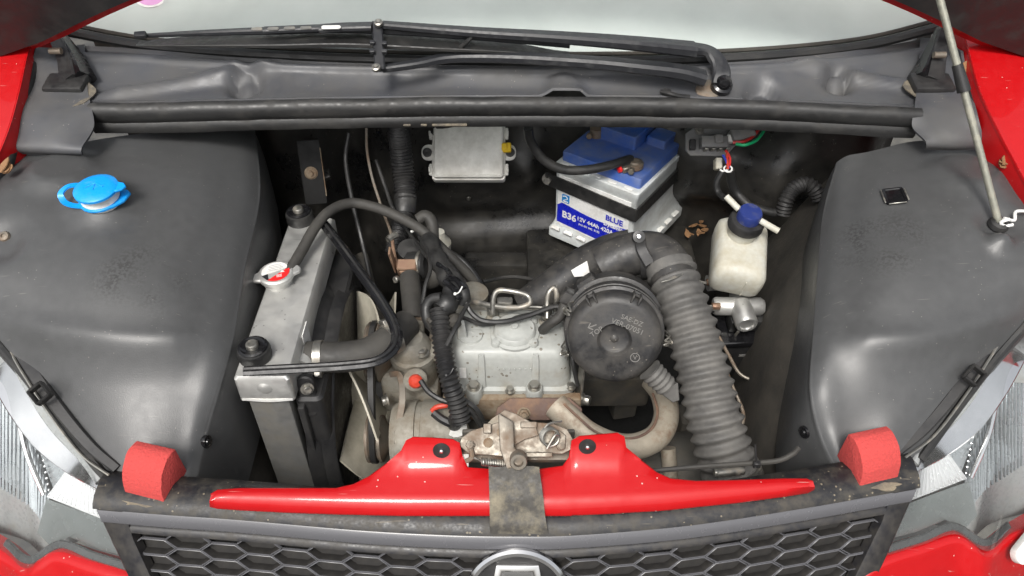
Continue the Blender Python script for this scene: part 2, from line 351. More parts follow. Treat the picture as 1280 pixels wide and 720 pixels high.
# ------------------------------------------------------------------ wing liners (large moulded black panels)
LIN = [[(-20, 196, .935), (60, 186, .935), (150, 170, .925), (250, 160, .91), (312, 160, .88)],
       [(-30, 240, .935), (60, 245, .932), (150, 250, .922), (250, 246, .906), (318, 240, .868)],
       [(-40, 330, .90), (60, 330, .902), (150, 330, .897), (228, 330, .884), (299, 330, .848)],
       [(-20, 400, .85), (70, 410, .858), (150, 415, .858), (222, 415, .848), (285, 415, .82)],
       [(35, 470, .80), (90, 480, .806), (150, 485, .806), (210, 485, .80), (268, 480, .79)],
       [(85, 535, .765), (120, 545, .766), (165, 550, .766), (210, 550, .76), (250, 545, .75)],
       [(140, 602, .735), (160, 607, .735), (185, 611, .735), (210, 613, .735), (236, 614, .73)]]
RIN = [[(1300, 205, .935), (1220, 180, .93), (1150, 176, .93), (1100, 186, .92), (1052, 200, .90)],
       [(1310, 260, .925), (1225, 255, .93), (1150, 255, .92), (1090, 258, .905), (1036, 262, .866)],
       [(1315, 330, .90), (1230, 335, .897), (1160, 335, .892), (1095, 335, .88), (1030, 335, .846)],
       [(1290, 390, .85), (1215, 405, .852), (1150, 415, .852), (1085, 415, .845), (1024, 415, .82)],
       [(1240, 450, .80), (1185, 470, .803), (1135, 478, .803), (1080, 482, .80), (1020, 485, .79)],
       [(1190, 515, .765), (1150, 530, .766), (1115, 537, .766), (1080, 540, .76), (1032, 545, .75)],
       [(1145, 577, .735), (1120, 587, .735), (1095, 591, .735), (1075, 593, .735), (1055, 596, .73)]]
def push_vs(sh, bumps):     # pressed-in or raised features: (centre, radius, height, flat) along z
    vs = []
    for v in sh[0]:
        z = 0
        for c, r, h, fl in bumps:
            d = math.hypot(v.x - c.x, v.y - c.y) / r
            if d < 1 and v.z > .7: z += h * min(1, (.5 + .5 * math.cos(math.pi * d)) * fl)
        vs.append(V((v.x, v.y, v.z + z)))
    return vs, sh[1]
def dense(ctrl, sg, bumps):
    rows = []
    for r in ctrl:
        p = [P3(q) for q in r]; e = p[-1]; o = p[0] + V((-sg * .012, 0, -.02))
        rows.append([o] + p + [e + V((sg * .008, 0, -.014)), e + V((sg * .013, 0, -.06)), e + V((sg * .014, 0, -.11)), e + V((sg * .014, 0, -.17))])
    vs, fs = loft(rows, 16, 14); m = (len(rows[0]) - 1) * 14 + 1; out = []
    for i, v in enumerate(vs):
        r_, j = divmod(i, m); top = 1 if j < 74 else 0
        z = .0045 * math.exp(-((j - 67) / 4.5) ** 2) + .004 * math.exp(-((j - 13) / 3.5) ** 2)
        z += top * .007 * math.exp(-((r_ - 46 - 5 * math.sin(j * .03)) / 4.0) ** 2) * min(1, max(0, j - 14) / 12, max(0, 68 - j) / 12)
        z += top * .0012 * noise.noise(V((v.x * 9, v.y * 9, 3)))
        out.append(V((v.x, v.y, v.z + z)))
    return push_vs((out, fs), bumps)
Lc = PZ(130, 252, .925)
Lsh = dense(LIN, 1, [(Lc, .062, .016, 1.6), (PZ(0, 300, .915), .05, -.012, 1.3), (PZ(70, 200, .955), .07, .012, 2.2), (PZ(150, 345, .89), .1, .004, 1)])
Rsh = dense(RIN, -1, [(PZ(1246, 283, .915), .045, -.012, 1.4), (PZ(1249, 305, .91), .025, .014, 1.2), (PZ(1215, 205, .95), .075, .012, 2.2), (PZ(1120, 325, .89), .09, .004, 1)])
LB, RB = bvh(Lsh), bvh(Rsh)
grain_patch(MATS['liner'], [on(LB, 178, 350)[0], on(RB, 1098, 300)[0]], .075)
t = thing('wing_liner', 'moulded black plastic wing liner with a blue washer filler cap on it', 'wing liner', (-.5, .3, .6), 'moulded wing liners')
part('panel', t, 'liner', Lsh, smooth=60)
# edge bead along the headlight side
part('edge_bead', t, 'rubber', tube([P3(r[0]) + V((-.004, 0, .003)) for r in LIN], .006, 8, 8))
def clip(parent, B, px, py, r=.009):
    p, n = on(B, px, py, .0015); M = frame(p, n)
    return part('push_clip', parent, 'gloss_black', lathe([(0, .003), (r * .35, .003), (r * .45, .001), (r * .9, .0015), (r, -.001), (r, -.004)], M, 16))
for a, b in ((258, 552),): clip(t, LB, a, b)
p, n = on(LB, 6, 296, .001); part('screw', t, 'steel_dull', lathe([(0, .002), (.003, .002), (.003, .004), (.0065, .003), (.008, 0)], frame(p, n), 14))
t = thing('wing_liner', 'moulded black plastic wing liner with the bonnet stay socket and a square clip hole', 'wing liner', (.5, .3, .6), 'moulded wing liners')
part('panel', t, 'liner', Rsh, smooth=60)
part('edge_bead', t, 'rubber', tube([P3(r[0]) + V((.004, 0, .003)) for r in RIN], .006, 8, 8))
clip(t, RB, 1006, 540)
p, n = on(RB, 1118, 246, .002); M = frame(p, n, (1, -.1, 0))
part('square_clip', t, 'gloss_black', stack([(-.002, .014, .017, .003), (.0015, .014, .017, .003), (.002, .011, .014, .002), (.0005, .010, .013, .002), (.0006, .002, .002, .001)], M))
part('clip_edge', t, 'zinc', *[box(a, b, .0022, M @ Matrix.Translation((x, y, .0002)), .0006, 1) for a, b, x, y in ((.002, .03, -.0155, 0), (.002, .026, .0155, -.001), (.024, .0015, 0, -.0185))])
p, n = on(RB, 1246, 283, .003); part('stay_socket', t, 'rubber', lathe([(0, .004), (.006, .004), (.007, .008), (.012, .006), (.014, 0)], frame(p, n), 16))
# ------------------------------------------------------------------ washer filler
p, n = on(LB, 126, 247, 0); n = (V((0, -.12, 1))).normalized(); p = p + V((0, 0, -.004)); M = frame(p, n, (1, .15, 0))
t = thing('washer_filler', 'bright blue washer filler cap with white neck on the black wing liner', 'filler cap', p)
part('neck', t, 'white_plastic', lathe([(.026, -.01), (.026, .006), (.0245, .008), (.0245, .014), (.026, .0145), (.026, .019), (.0, .019)], M, 28))
part('collar', t, 'cap_blue', prism([(.029 * math.cos(a), .029 * math.sin(a)) for a in [2 * math.pi * i / 28 for i in range(28)]], .001, .0055, M, .001, 1),
     prism([(.018, -.024), (.034, -.012), (.04, .004), (.034, .012), (.024, .014)], .001, .0055, M, .001, 1))
cap = part('lid', t, 'cap_blue', lathe([(0, .0265), (.018, .0262), (.026, .0245), (.0295, .022), (.0295, .0185), (.026, .018)], M, 30),
     prism([(.022, .012), (.037, .006), (.041, -.002), (.036, -.008), (.02, -.014)], .0185, .0225, M, .001, 1))
part('hinge_tether', t, 'cap_blue', sweep(crv([M @ V(q) for q in ((-.022, .012, .0205), (-.038, .01, .0215), (-.047, .0, .0185), (-.045, -.008, .011), (-.036, -.012, .006), (-.022, -.014, .0035))], 6), [(-.004, -.0012), (.004, -.0012), (.004, .0012), (-.004, .0012)], up=(0, 0, 1)))
part('cap_symbol', cap, 'cap_blue', sweep(crv([M @ V(q) for q in ((-.012, -.004, .0266), (0, .004, .0268), (.012, -.004, .0266))], 6), circ(6, .001)), sweep(crv([M @ V(q) for q in ((0, .003, .0268), (0, -.009, .0266))], 4), circ(6, .0008)))
# ------------------------------------------------------------------ bulkhead (moulded black plastic wall below the scuttle)
BY = .79
def bulk_y(x, z):
    y = BY + .04 * math.sin(x * 9 + .4) * .3
    def g(cx, cz, rx, rz, a, k=2): return a * math.exp(-(abs((x - cx) / rx) ** k + abs((z - cz) / rz) ** k))
    y += g(-.23, .8, .05, .4, -.05, 4) + g(-.085, .75, .09, .13, -.03, 6) + g(.03, .72, .035, .06, -.045) + g(.40, .74, .10, .08, -.07, 4)
    y += g(-.40, .75, .07, .5, -.09, 4) + g(.05, .5, .25, .09, -.04, 6) + g(.58, .7, .12, .4, -.12, 4) + g(-.58, .7, .1, .5, -.12, 4)
    return y + .004 * noise.noise(V((x * 14, z * 14, 0)))
bs_ = grid([[V((x / 100, bulk_y(x / 100, z / 100), z / 100)) for x in range(-74, 75)] for z in range(22, 101)])
BB = bvh(bs_)
t = thing('bulkhead', 'moulded black plastic bulkhead behind the engine', 'bulkhead', (0, .82, .4))
part('wall', t, 'bulkhead', thick(bs_, .004), smooth=60)
p, n = on(BB, 640, 334, .002); part('screw', t, 'zinc', lathe([(0, .004), (.004, .004), (.006, .002), (.013, .0015), (.014, 0)], frame(p, n), 16))
p, n = on(BB, 586, 247, .002); part('screw', t, 'zinc', lathe([(0, .003), (.004, .003), (.005, 0)], frame(p, n), 10))
part('ledge', t, 'bulkhead', box(.34, .26, .03, Matrix.Translation((.2, .73, .545)), .006), box(.3, .05, .3, Matrix.Translation((.05, .72, .24)), .01))
part('ribbed_box', t, 'bulkhead', box(.14, .14, .2, frame(PZ(965, 215, .68) + V((0, .05, -.09)), (0, 0, 1), (1, .1, 0)), .012, 3), box(.1, .02, .05, frame(PZ(985, 190, .78), (0, 0, 1)), .006))
# metal bracket at the rear corner, behind the radiator
t = thing('corner_bracket', 'rusty edged black metal bracket with round plug behind the radiator', 'bracket', PZ(390, 205, .78))
b0 = PZ(392, 215, .79); M = frame(b0, (.15, -1, .3), (1, .1, 0))
part('plate', t, 'undertray', box(.04, .12, .006, M @ Matrix.Translation((-.002, 0, 0)), .003))
part('plug', t, 'rust', lathe([(0, .012), (.004, .012), (.005, .009), (.009, .0085), (.011, .0065), (.012, .006)], M @ Matrix.Translation((-.004, .0, 0)), 18))
part('rust_edge', t, 'rust', tube([M @ V((.0175, y, .005)) for y in (-.045, -.02, .01, .03, .045)], .001, 6, 6))
part('foot', t, 'bulkhead', box(.05, .02, .014, frame(PZ(398, 224, .765), (0, -.6, 1), (1, .4, 0)), .004))
# inner body sides, dusty
def side_wall(sg, name, lab):
    rows = []
    zt = {-.02: .56, .06: .60, .12: .66, .2: .72, .3: .77, .4: .80, .5: .80, .6: .80, .7: .80, .8: .80}
    for k in (0, .3, .6, .85, 1):
        r = []
        for y, zz in zt.items():
            z = .2 + (zz - .2) * k
            bulge = .03 * math.exp(-((y - .16) / .07) ** 2) * math.exp(-((z - .5) / .14) ** 2)
            r.append(V((sg * (.385 - bulge + .055 * k ** 4 + max(0, y - .33) * (.15 + .32 * k ** 2)), y, z)))
        rows.append(r)
    return single(name, lab, 'inner panel', 'dusty', thick(loft(rows, 6, 6), .004), group='inner body sides', smooth=60)
side_wall(-1, 'inner_panel', 'dusty dark inner body side beside the radiator')
rw = side_wall(1, 'inner_panel', 'dusty dark inner body side beside the brake reservoir')
# ------------------------------------------------------------------ scuttle (cowl panel)
WB = [(42, 62), (100, 57), (180, 62), (300, 72), (450, 79), (640, 82), (820, 81), (960, 75), (1080, 62), (1150, 52), (1202, 64)]
LP = [(-1, 0), (0, 0), (180, 130), (300, 127), (450, 124), (640, 122), (820, 123), (960, 127), (1080, 133), (0, 0), (0, 0)]
rows = []
def crow(f, g=None):
    return [f(i) for i in range(2, 9)]
top = [PZ(*WB[i], 1.005) for i in range(2, 9)]
lip = [PZ(*LP[i], .982) for i in range(2, 9)]
xL, xR = PZ(112, 130, .982), PZ(1148, 136, .982)
full_top = [PZ(104, 58, 1.012)] + top + [PZ(1152, 50, 1.012)]
full_lip = [xL] + lip + [xR]
crow_ = []
for k, dz in ((0, 0), (.05, -.006), (.14, -.006), (.2, .004), (.3, -.004), (.6, -.010), (.9, -.005), (1, 0)):
    crow_.append([a.lerp(b, k) + V((0, 0, dz)) for a, b in zip(full_top, full_lip)])
def cowl_bumps(sh):
    L = [(PZ(308, 106, .985), .036, .012, -.012, .6), (PZ(1046, 104, .985), .03, .012, -.014, .5), (PZ(955, 118, .985), .04, .015, -.014, .55), (PZ(706, 118, .985), .04, .014, .008, .5)]
    vs = []
    for v in sh[0]:
        z = 0
        for c, r, _, h, q in L:
            d = math.hypot(v.x - c.x, (v.y - c.y) * .75) / r
            if d < 1: z += 1.5 * h * min(1, 2.6 * (.5 + .5 * math.cos(math.pi * d)))
            if d < .62 and h < 0: z -= h * .8 * (.5 + .5 * math.cos(math.pi * d / .62))
        # diagonal ribs pressed towards both ends
        for sx, x0 in ((-1, -.36), (1, .44)):
            u = sx * (v.x - x0)
            if u > 0:
                yc = .66 - .30 * u; z += .014 * math.exp(-((v.y - yc) / .012) ** 2) * min(1, u * 12) * (1 if u < .25 else math.exp(-(u - .25) * 30))
        vs.append(V((v.x, v.y, v.z + z)))
    return vs, sh[1]
cs = cowl_bumps(loft(crow_, 8, 22))
CB = bvh(cs)
t = thing('scuttle_panel', 'moulded black plastic scuttle panel below the windscreen', 'scuttle panel', (0, .62, .9))
part('panel', t, 'cowl', thick(cs, .004), smooth=60)
def corner(ctrl, name='corner_cover'):
    sh = loft([[P3(q) for q in r] for r in ctrl], 8, 8); return sh
cl = corner([[(44, 60, 1.035), (75, 62, 1.02), (106, 58, 1.012)], [(34, 105, 1.0), (75, 106, .998), (110, 108, .996)], [(26, 140, .985), (75, 140, .984), (114, 132, .984)],
             [(20, 170, .965), (70, 168, .968), (118, 160, .965)], [(18, 184, .955), (68, 186, .955), (104, 186, .955)], [(18, 189, .945), (68, 191, .944), (104, 191, .945)]])
cr = corner([[(1150, 50, 1.012), (1180, 52, 1.02), (1204, 64, 1.035)], [(1146, 105, .996), (1180, 104, .998), (1211, 108, 1.0)], [(1142, 136, .984), (1185, 138, .984), (1221, 145, .985)],
             [(1140, 160, .965), (1185, 166, .968), (1226, 168, .965)], [(1156, 178, .955), (1190, 180, .955), (1226, 178, .955)], [(1156, 184, .945), (1190, 185, .944), (1227, 184, .945)]])
CLB, CRB = bvh(cl), bvh(cr)
part('corner_cover', t, 'cowl', thick(cl, .004), smooth=60); part('corner_cover', t, 'cowl', thick(cr, .004), smooth=60)
# dust caught round the hinge feet
for B, px, py, fl in ((CLB, 80, 112, 1), (CRB, 1172, 108, 1)):
    p, n = on(B, px, py + 4, .002); M = frame(p, n)
    pr = [(.05 * (1 + .25 * noise.noise(V((math.cos(a), math.sin(a), px)))) * math.cos(a), .034 * (1 + .25 * noise.noise(V((math.cos(a), math.sin(a), px)))) * math.sin(a)) for a in [2 * math.pi * i / 24 for i in range(24)]]
    part('dust_deposit', t, 'sand' if 'sand' in MATS else mat('sand', (.2, .17, .12), .95, dirt=(.07, .065, .06), amt=.5, ds=60, bump=.5, bs=300).name, prism(pr, -.001, .0008, M))
part('washer_jet', t, 'black_plastic', ptube([(826, 114, .99), (838, 117, .992), (850, 120, .988), (862, 121, .986)], .0035, 8, 6), lathe([(.007, -.002), (.007, .004), (.0, .006)], frame(PZ(833, 116, .987), (0, -.3, 1)), 12))
# rubber bulb seal along the front lip
def seal_path(off): return crv([p + V(off) for p in [xL] + lip + [xR]], 16)
prof = [(-.002, -.039), (.010, -.040), (.013, -.033), (.012, -.026), (.009, -.022), (.012, -.018), (.016, -.010), (.015, 0), (.010, .006), (.003, .008), (-.004, .005), (-.006, -.01)]
sl_path = seal_path((0, -.006, -.002))
prof2 = [(-a, b) for a, b in prof]
vsx, fsx = [], []
K = len(prof)
for p in sl_path:
    for a, b in prof: vsx.append(V((p.x, p.y - a, p.z + b + .0012 * noise.noise(V((p.x * 22, b * 60, 1))))))
for i in range(len(sl_path) - 1):
    for q in range(K): fsx.append([i * K + q, i * K + (q + 1) % K, (i + 1) * K + (q + 1) % K, (i + 1) * K + q])
fsx += [list(range(K)), [(len(sl_path) - 1) * K + q for q in range(K)][::-1]]
single('bulb_seal', 'long black rubber bulb seal along the front lip of the scuttle', 'seal', 'rubber', (vsx, fsx))
# ------------------------------------------------------------------ windscreen
wt = []
for a in ([PZ(78, 44, 1.035)] + full_top[1:-1] + [PZ(1172, 40, 1.035)]): wt.append(a + V((0, .012, .004)))
wrows = [wt] + [[V((p.x * (1 - .12 * k), p.y + k * .75 + .02 * k * (1 - (p.x / .7) ** 2), p.z + k * .47)) for p in wt] for k in (.12, .4, .7, 1)]
ws = loft(wrows, 5, 8)
t = thing('windscreen', 'windscreen glass with pale sky reflection painted in and a black lower seal', 'windscreen', (0, .75, 1.0))
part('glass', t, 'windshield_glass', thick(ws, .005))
part('lower_seal', t, 'rubber', sweep(crv([p + V((0, -.009, .002)) for p in wt], 10), circ(8, .008)))
part('dusty_edge', t, 'dusty', sweep(crv([p + V((0, .006, .0075)) for p in wt], 10), circ(6, .0035)))
WSB = bvh(ws)
p, n = on(WSB, 190, 0, .0008)
if p: 
    M = frame(p + V((-.004, .012, .008)), n)
    st = part('sticker', t, 'label_white', lathe([(0, .0003), (.03, .0003), (.03, 0)], M, 28), label='round white sticker with a pink ring')
    part('sticker_ring', st, mat('pink', (.6, .3, .55), .5).name, lathe([(.022, .0006), (.026, .0006), (.026, .0004), (.022, .0004)], M, 28))
single('dashboard', 'grey dashboard top seen through the windscreen', 'dashboard', 'dash', box(1.25, .7, .03, Matrix.Translation((0, 1.12, .93)), .01))
# ------------------------------------------------------------------ wipers
t = thing('windscreen_wiper', 'black pantograph windscreen wiper with twin arms resting on the scuttle', 'wiper', PZ(900, 108, .985))
def wrib(pp, w, h, scale=None, n=6): return rib([P3(q) for q in pp], w, h, .25, scale, n)
part('upper_arm', t, 'wiper_black', wrib([(478, 31, 1.075), (590, 40, 1.072), (700, 47, 1.065), (790, 54, 1.055), (868, 62, 1.04)], .021, .012, lambda u: .75 + .75 * u))
part('upper_elbow', t, 'wiper_black', wrib([(862, 60, 1.042), (884, 64, 1.035), (897, 76, 1.025), (902, 92, 1.012), (900, 106, 1.0)], .027, .012))
part('lower_arm', t, 'wiper_black', wrib([(478, 86, 1.03), (520, 80, 1.032), (565, 72, 1.034), (640, 72, 1.034), (740, 78, 1.03), (800, 84, 1.025), (850, 90, 1.018), (880, 98, 1.008)], .018, .012, lambda u: .75 + .9 * u))
part('link_bracket', t, 'wiper_black', wrib([(471, 28, 1.078), (473, 55, 1.058), (475, 88, 1.034)], .016, .008))
for px, py, z in ((473, 28, 1.083), (470, 84, 1.042)):
    part('rivet', t, 'zinc', lathe([(0, .004), (.003, .004), (.004, .002), (.0065, .001), (.0065, -.004)], frame(PZ(px, py, z), (0, -.5, 1)), 14))
for px, py, z in ((466, 55, 1.06), (481, 56, 1.06), (466, 66, 1.053), (481, 66, 1.053)): part('tab', t, 'wiper_black', box(.008, .006, .006, frame(PZ(px, py, z), (0, -.5, 1)), .001))
piv = PZ(903, 104, 1.0)
part('pivot_nut', t, 'gloss_black', lathe([(.016, -.02), (.016, .004), (.012, .006), (.012, .012), (.009, .016), (0, .017)], frame(piv + V((0, 0, -.004)), (.1, -.6, 1)), 20))
part('pivot_base', t, 'steel_dull', lathe([(.024, -.012), (.022, -.002), (.014, .002), (0, .002)], frame(PZ(888, 112, .988), (0, -.4, 1)), 20))
part('hose', t, 'rubber', ptube([(566, 74, 1.03), (573, 62, 1.045), (583, 53, 1.058), (592, 43, 1.07)], .0035, 8, 6))
# blade: carrier, holder with slots, rubber
bl = [(172, 45, 1.05), (260, 41, 1.056), (350, 38, 1.06), (440, 36, 1.064), (560, 43, 1.06), (640, 50, 1.052), (712, 58, 1.042)]
part('blade_carrier', t, 'wiper_black', wrib(bl, .012, .009, lambda u: .55 + .6 * math.sin(math.pi * min(1, max(0, u)))))
bb = part('blade_rubber', t, 'rubber', rib([P3((a, b + 10, z - .012)) for a, b, z in bl], .055, .006, .2, lambda u: .3 + .9 * math.sin(math.pi * min(1, u * 1.05))))
part('end_cap', t, 'wiper_black', box(.018, .01, .008, frame(PZ(177, 46, 1.052), (0, -.5, 1), (1, .1, 0)), .0015))
part('holder', t, 'wiper_black', wrib([(330, 38, 1.068), (400, 35, 1.07), (466, 33, 1.072)], .016, .007))
for i in range(4):
    part('slot', t, 'zinc', prism(rrect(.0085, .0028, .0027, 3), 0, .0012, frame(PZ(321 + i * 20.5, 36.6 - i * .5, 1.0725), (0, -.45, 1), (1, .02, 0))))
part('adapter', t, 'wiper_black', wrib([(400, 36, 1.073), (430, 34, 1.075), (465, 33, 1.076)], .021, .008))
part('adapter_insert', t, 'white_plastic', prism(rrect(.0145, .0033, .003, 3), 0, .0012, frame(PZ(414, 34.5, 1.0795), (0, -.45, 1), (1, .02, 0))))
# ------------------------------------------------------------------ bonnet (open, hinged at the scuttle)
HY, HZ, PH = .655, 1.062, R(66)
du = V((0, -math.cos(PH), math.sin(PH))); hn = V((0, math.sin(PH), math.cos(PH)))
def hood_pt(x, s, off=0): return V((x, HY, HZ)) + du * s + hn * (off - .05 * (x / .8) ** 2)
def s_rear(x): 
    a = abs(x)
    return .17 * (1 - (a / .706) ** 2) if a < .706 else -.03 * (a - .706) / .1
def hood_sheet(off, inset, hw=.86):
    rows = []
    for k in range(13):
        u = k / 12; r = []
        for i in range(41):
            x0 = -1 + i / 20; x = x0 * (hw - inset); s0 = s_rear(x) + inset
            s1 = .74 - .16 * x0 ** 2 - inset; r.append(hood_pt(x * (1 - .22 * max(0, u - .15)), s0 + (s1 - s0) * u, off))
        rows.append(r)
    return grid(rows)
t = thing('bonnet', 'red bonnet propped open showing its black underside', 'bonnet', (0, HY, HZ))
part('outer_skin', t, 'red_paint', thick(hood_sheet(.012, 0), .006))
part('inner_panel', t, 'gloss_black' if 0 else 'rubber', thick(hood_sheet(-.004, .02), .014))
# ------------------------------------------------------------------ hinges
bon = t
for sg, pts in ((-1, [(88, 104, 1.0), (80, 70, 1.025), (62, 34, 1.055)]), (1, [(1166, 104, 1.0), (1172, 75, 1.025), (1180, 38, 1.06)])):
    hg = part('hinge', bon, 'black_plastic', rib([P3(pts[0]) + V((0, 0, .004)), P3(pts[1]), P3(pts[2])], .03, .012, .2, lambda u: 1.1 - .5 * u, 6, up=(0, -1, .3)))
    part('hinge_foot', hg, 'black_plastic', box(.062, .04, .016, frame(P3(pts[0]) + V((-.004, -.002, -.008)), (0, -.2, 1)), .004))
    part('hinge_web', hg, 'gloss_black', rib([P3(pts[0]) + V((sg * -.022, .01, .005)), P3(pts[1]) + V((sg * -.012, .01, 0)), P3(pts[2]) + V((0, .012, 0))], .012, .03, .2, lambda u: 1.1 - .6 * u, 6, up=(0, -1, .3)))
    part('hinge_pin', hg, 'steel_dull', lathe([(0, .004), (.005, .004), (.005, -.014), (0, -.014)], frame(P3(pts[1]) + V((0, -.008, .012)), (1, 0, 0)), 12))
# ------------------------------------------------------------------ red wings
def wing(inner, sg, lab):
    p = [P3(q) for q in inner]
    rows = [[a + V((0, 0, -.05)), a + V((sg * .002, 0, -.004)), a + V((sg * .012, 0, .0)), a + V((sg * .1, -.0, -.006)), a + V((sg * .2, 0, -.05)), a + V((sg * .24, 0, -.2)), a + V((sg * .25, 0, -.5))] for a in p]
    return single('front_wing', lab, 'car wing', 'red_paint', thick(loft(rows, 8, 6), .002), group='red front wings', smooth=60)
wing([(52, 20, 1.06), (38, 62, 1.04), (27, 112, 1.012), (14, 160, .985), (-4, 205, .958), (-30, 270, .935), (-52, 350, .895), (-50, 420, .84)], -1, 'glossy red front wing beside the washer filler')
wing([(1196, 15, 1.06), (1208, 60, 1.04), (1222, 112, 1.012), (1246, 165, .985), (1275, 220, .955), (1300, 270, .935), (1322, 350, .895), (1320, 420, .84)], 1, 'glossy red front wing beside the bonnet stay')
# dry leaves caught at the wing edges
for px, py, z, s, lab in ((8, 211, .955, .011, 'curled brown leaf at the wing edge near the washer filler'), (1256, 205, .952, .012, 'curled brown leaf in the gap between liner and wing by the bonnet stay'), (1205, 88, 1.015, .010, 'small brown leaf caught beside the bonnet hinge near the bonnet stay')):
    q = PZ(px, py, z); sh = [prism([(s * math.cos(a) * (1 + .2 * math.sin(3 * a + k)), .7 * s * math.sin(a)) for a in [2 * math.pi * i / 10 for i in range(10)]], 0, .0015, frame(q + V((0, 0, .003 * k)), (random.uniform(-.6, .6), random.uniform(-1, .2), 1), (random.random(), random.random(), 0)), 0) for k in range(3)]
    single('dry_leaf', lab, 'leaf', 'leaf', *sh, group='dry leaves at the wing edges')
# gap rubber between liner and wing
for i, (pp, lab) in enumerate((([(44, 70, 1.02), (32, 110, .998), (20, 150, .975), (8, 195, .948), (-12, 235, .93)], 'black gap seal between liner and wing near the washer filler'),
                 ([(1204, 70, 1.02), (1216, 112, .998), (1236, 160, .972), (1256, 195, .95), (1285, 245, .928)], 'black gap seal between liner and wing near the bonnet stay'))):
    single('gap_seal', lab, 'seal', 'rubber', ptube(pp, .014, 10, 8), group='gap seals beside the liners')
# ------------------------------------------------------------------ bonnet stay
ft = on(RB, 1247, 283, .004)[0]; tp = V((.502, .545, 1.29))
t = thing('bonnet_stay', 'thin grey metal rod propping the bonnet up with white string at its foot', 'stay rod', ft)
part('rod', t, 'rod', tube([ft, ft.lerp(tp, .5), tp], .0048, 10, 6))
mid = ft.lerp(tp, .42); mid2 = ft.lerp(tp, .50)
part('sleeve', t, 'black_plastic', tube([mid, mid.lerp(mid2, .5), mid2], .0078, 12, 4, lambda u: 1.1 - .25 * u))
part('string', t, 'wire_white', tube([ft + V(q) for q in ((0, -.004, .01), (.008, .006, .006), (.016, -.002, .009), (.02, .008, .016), (.03, .004, .02), (.036, .008, .018))], .0022, 6, 6), tube([ft + V(q) for q in ((.006, -.006, .014), (-.004, -.006, .008), (.004, -.007, .003), (.013, -.008, .006))], .0022, 6, 6))
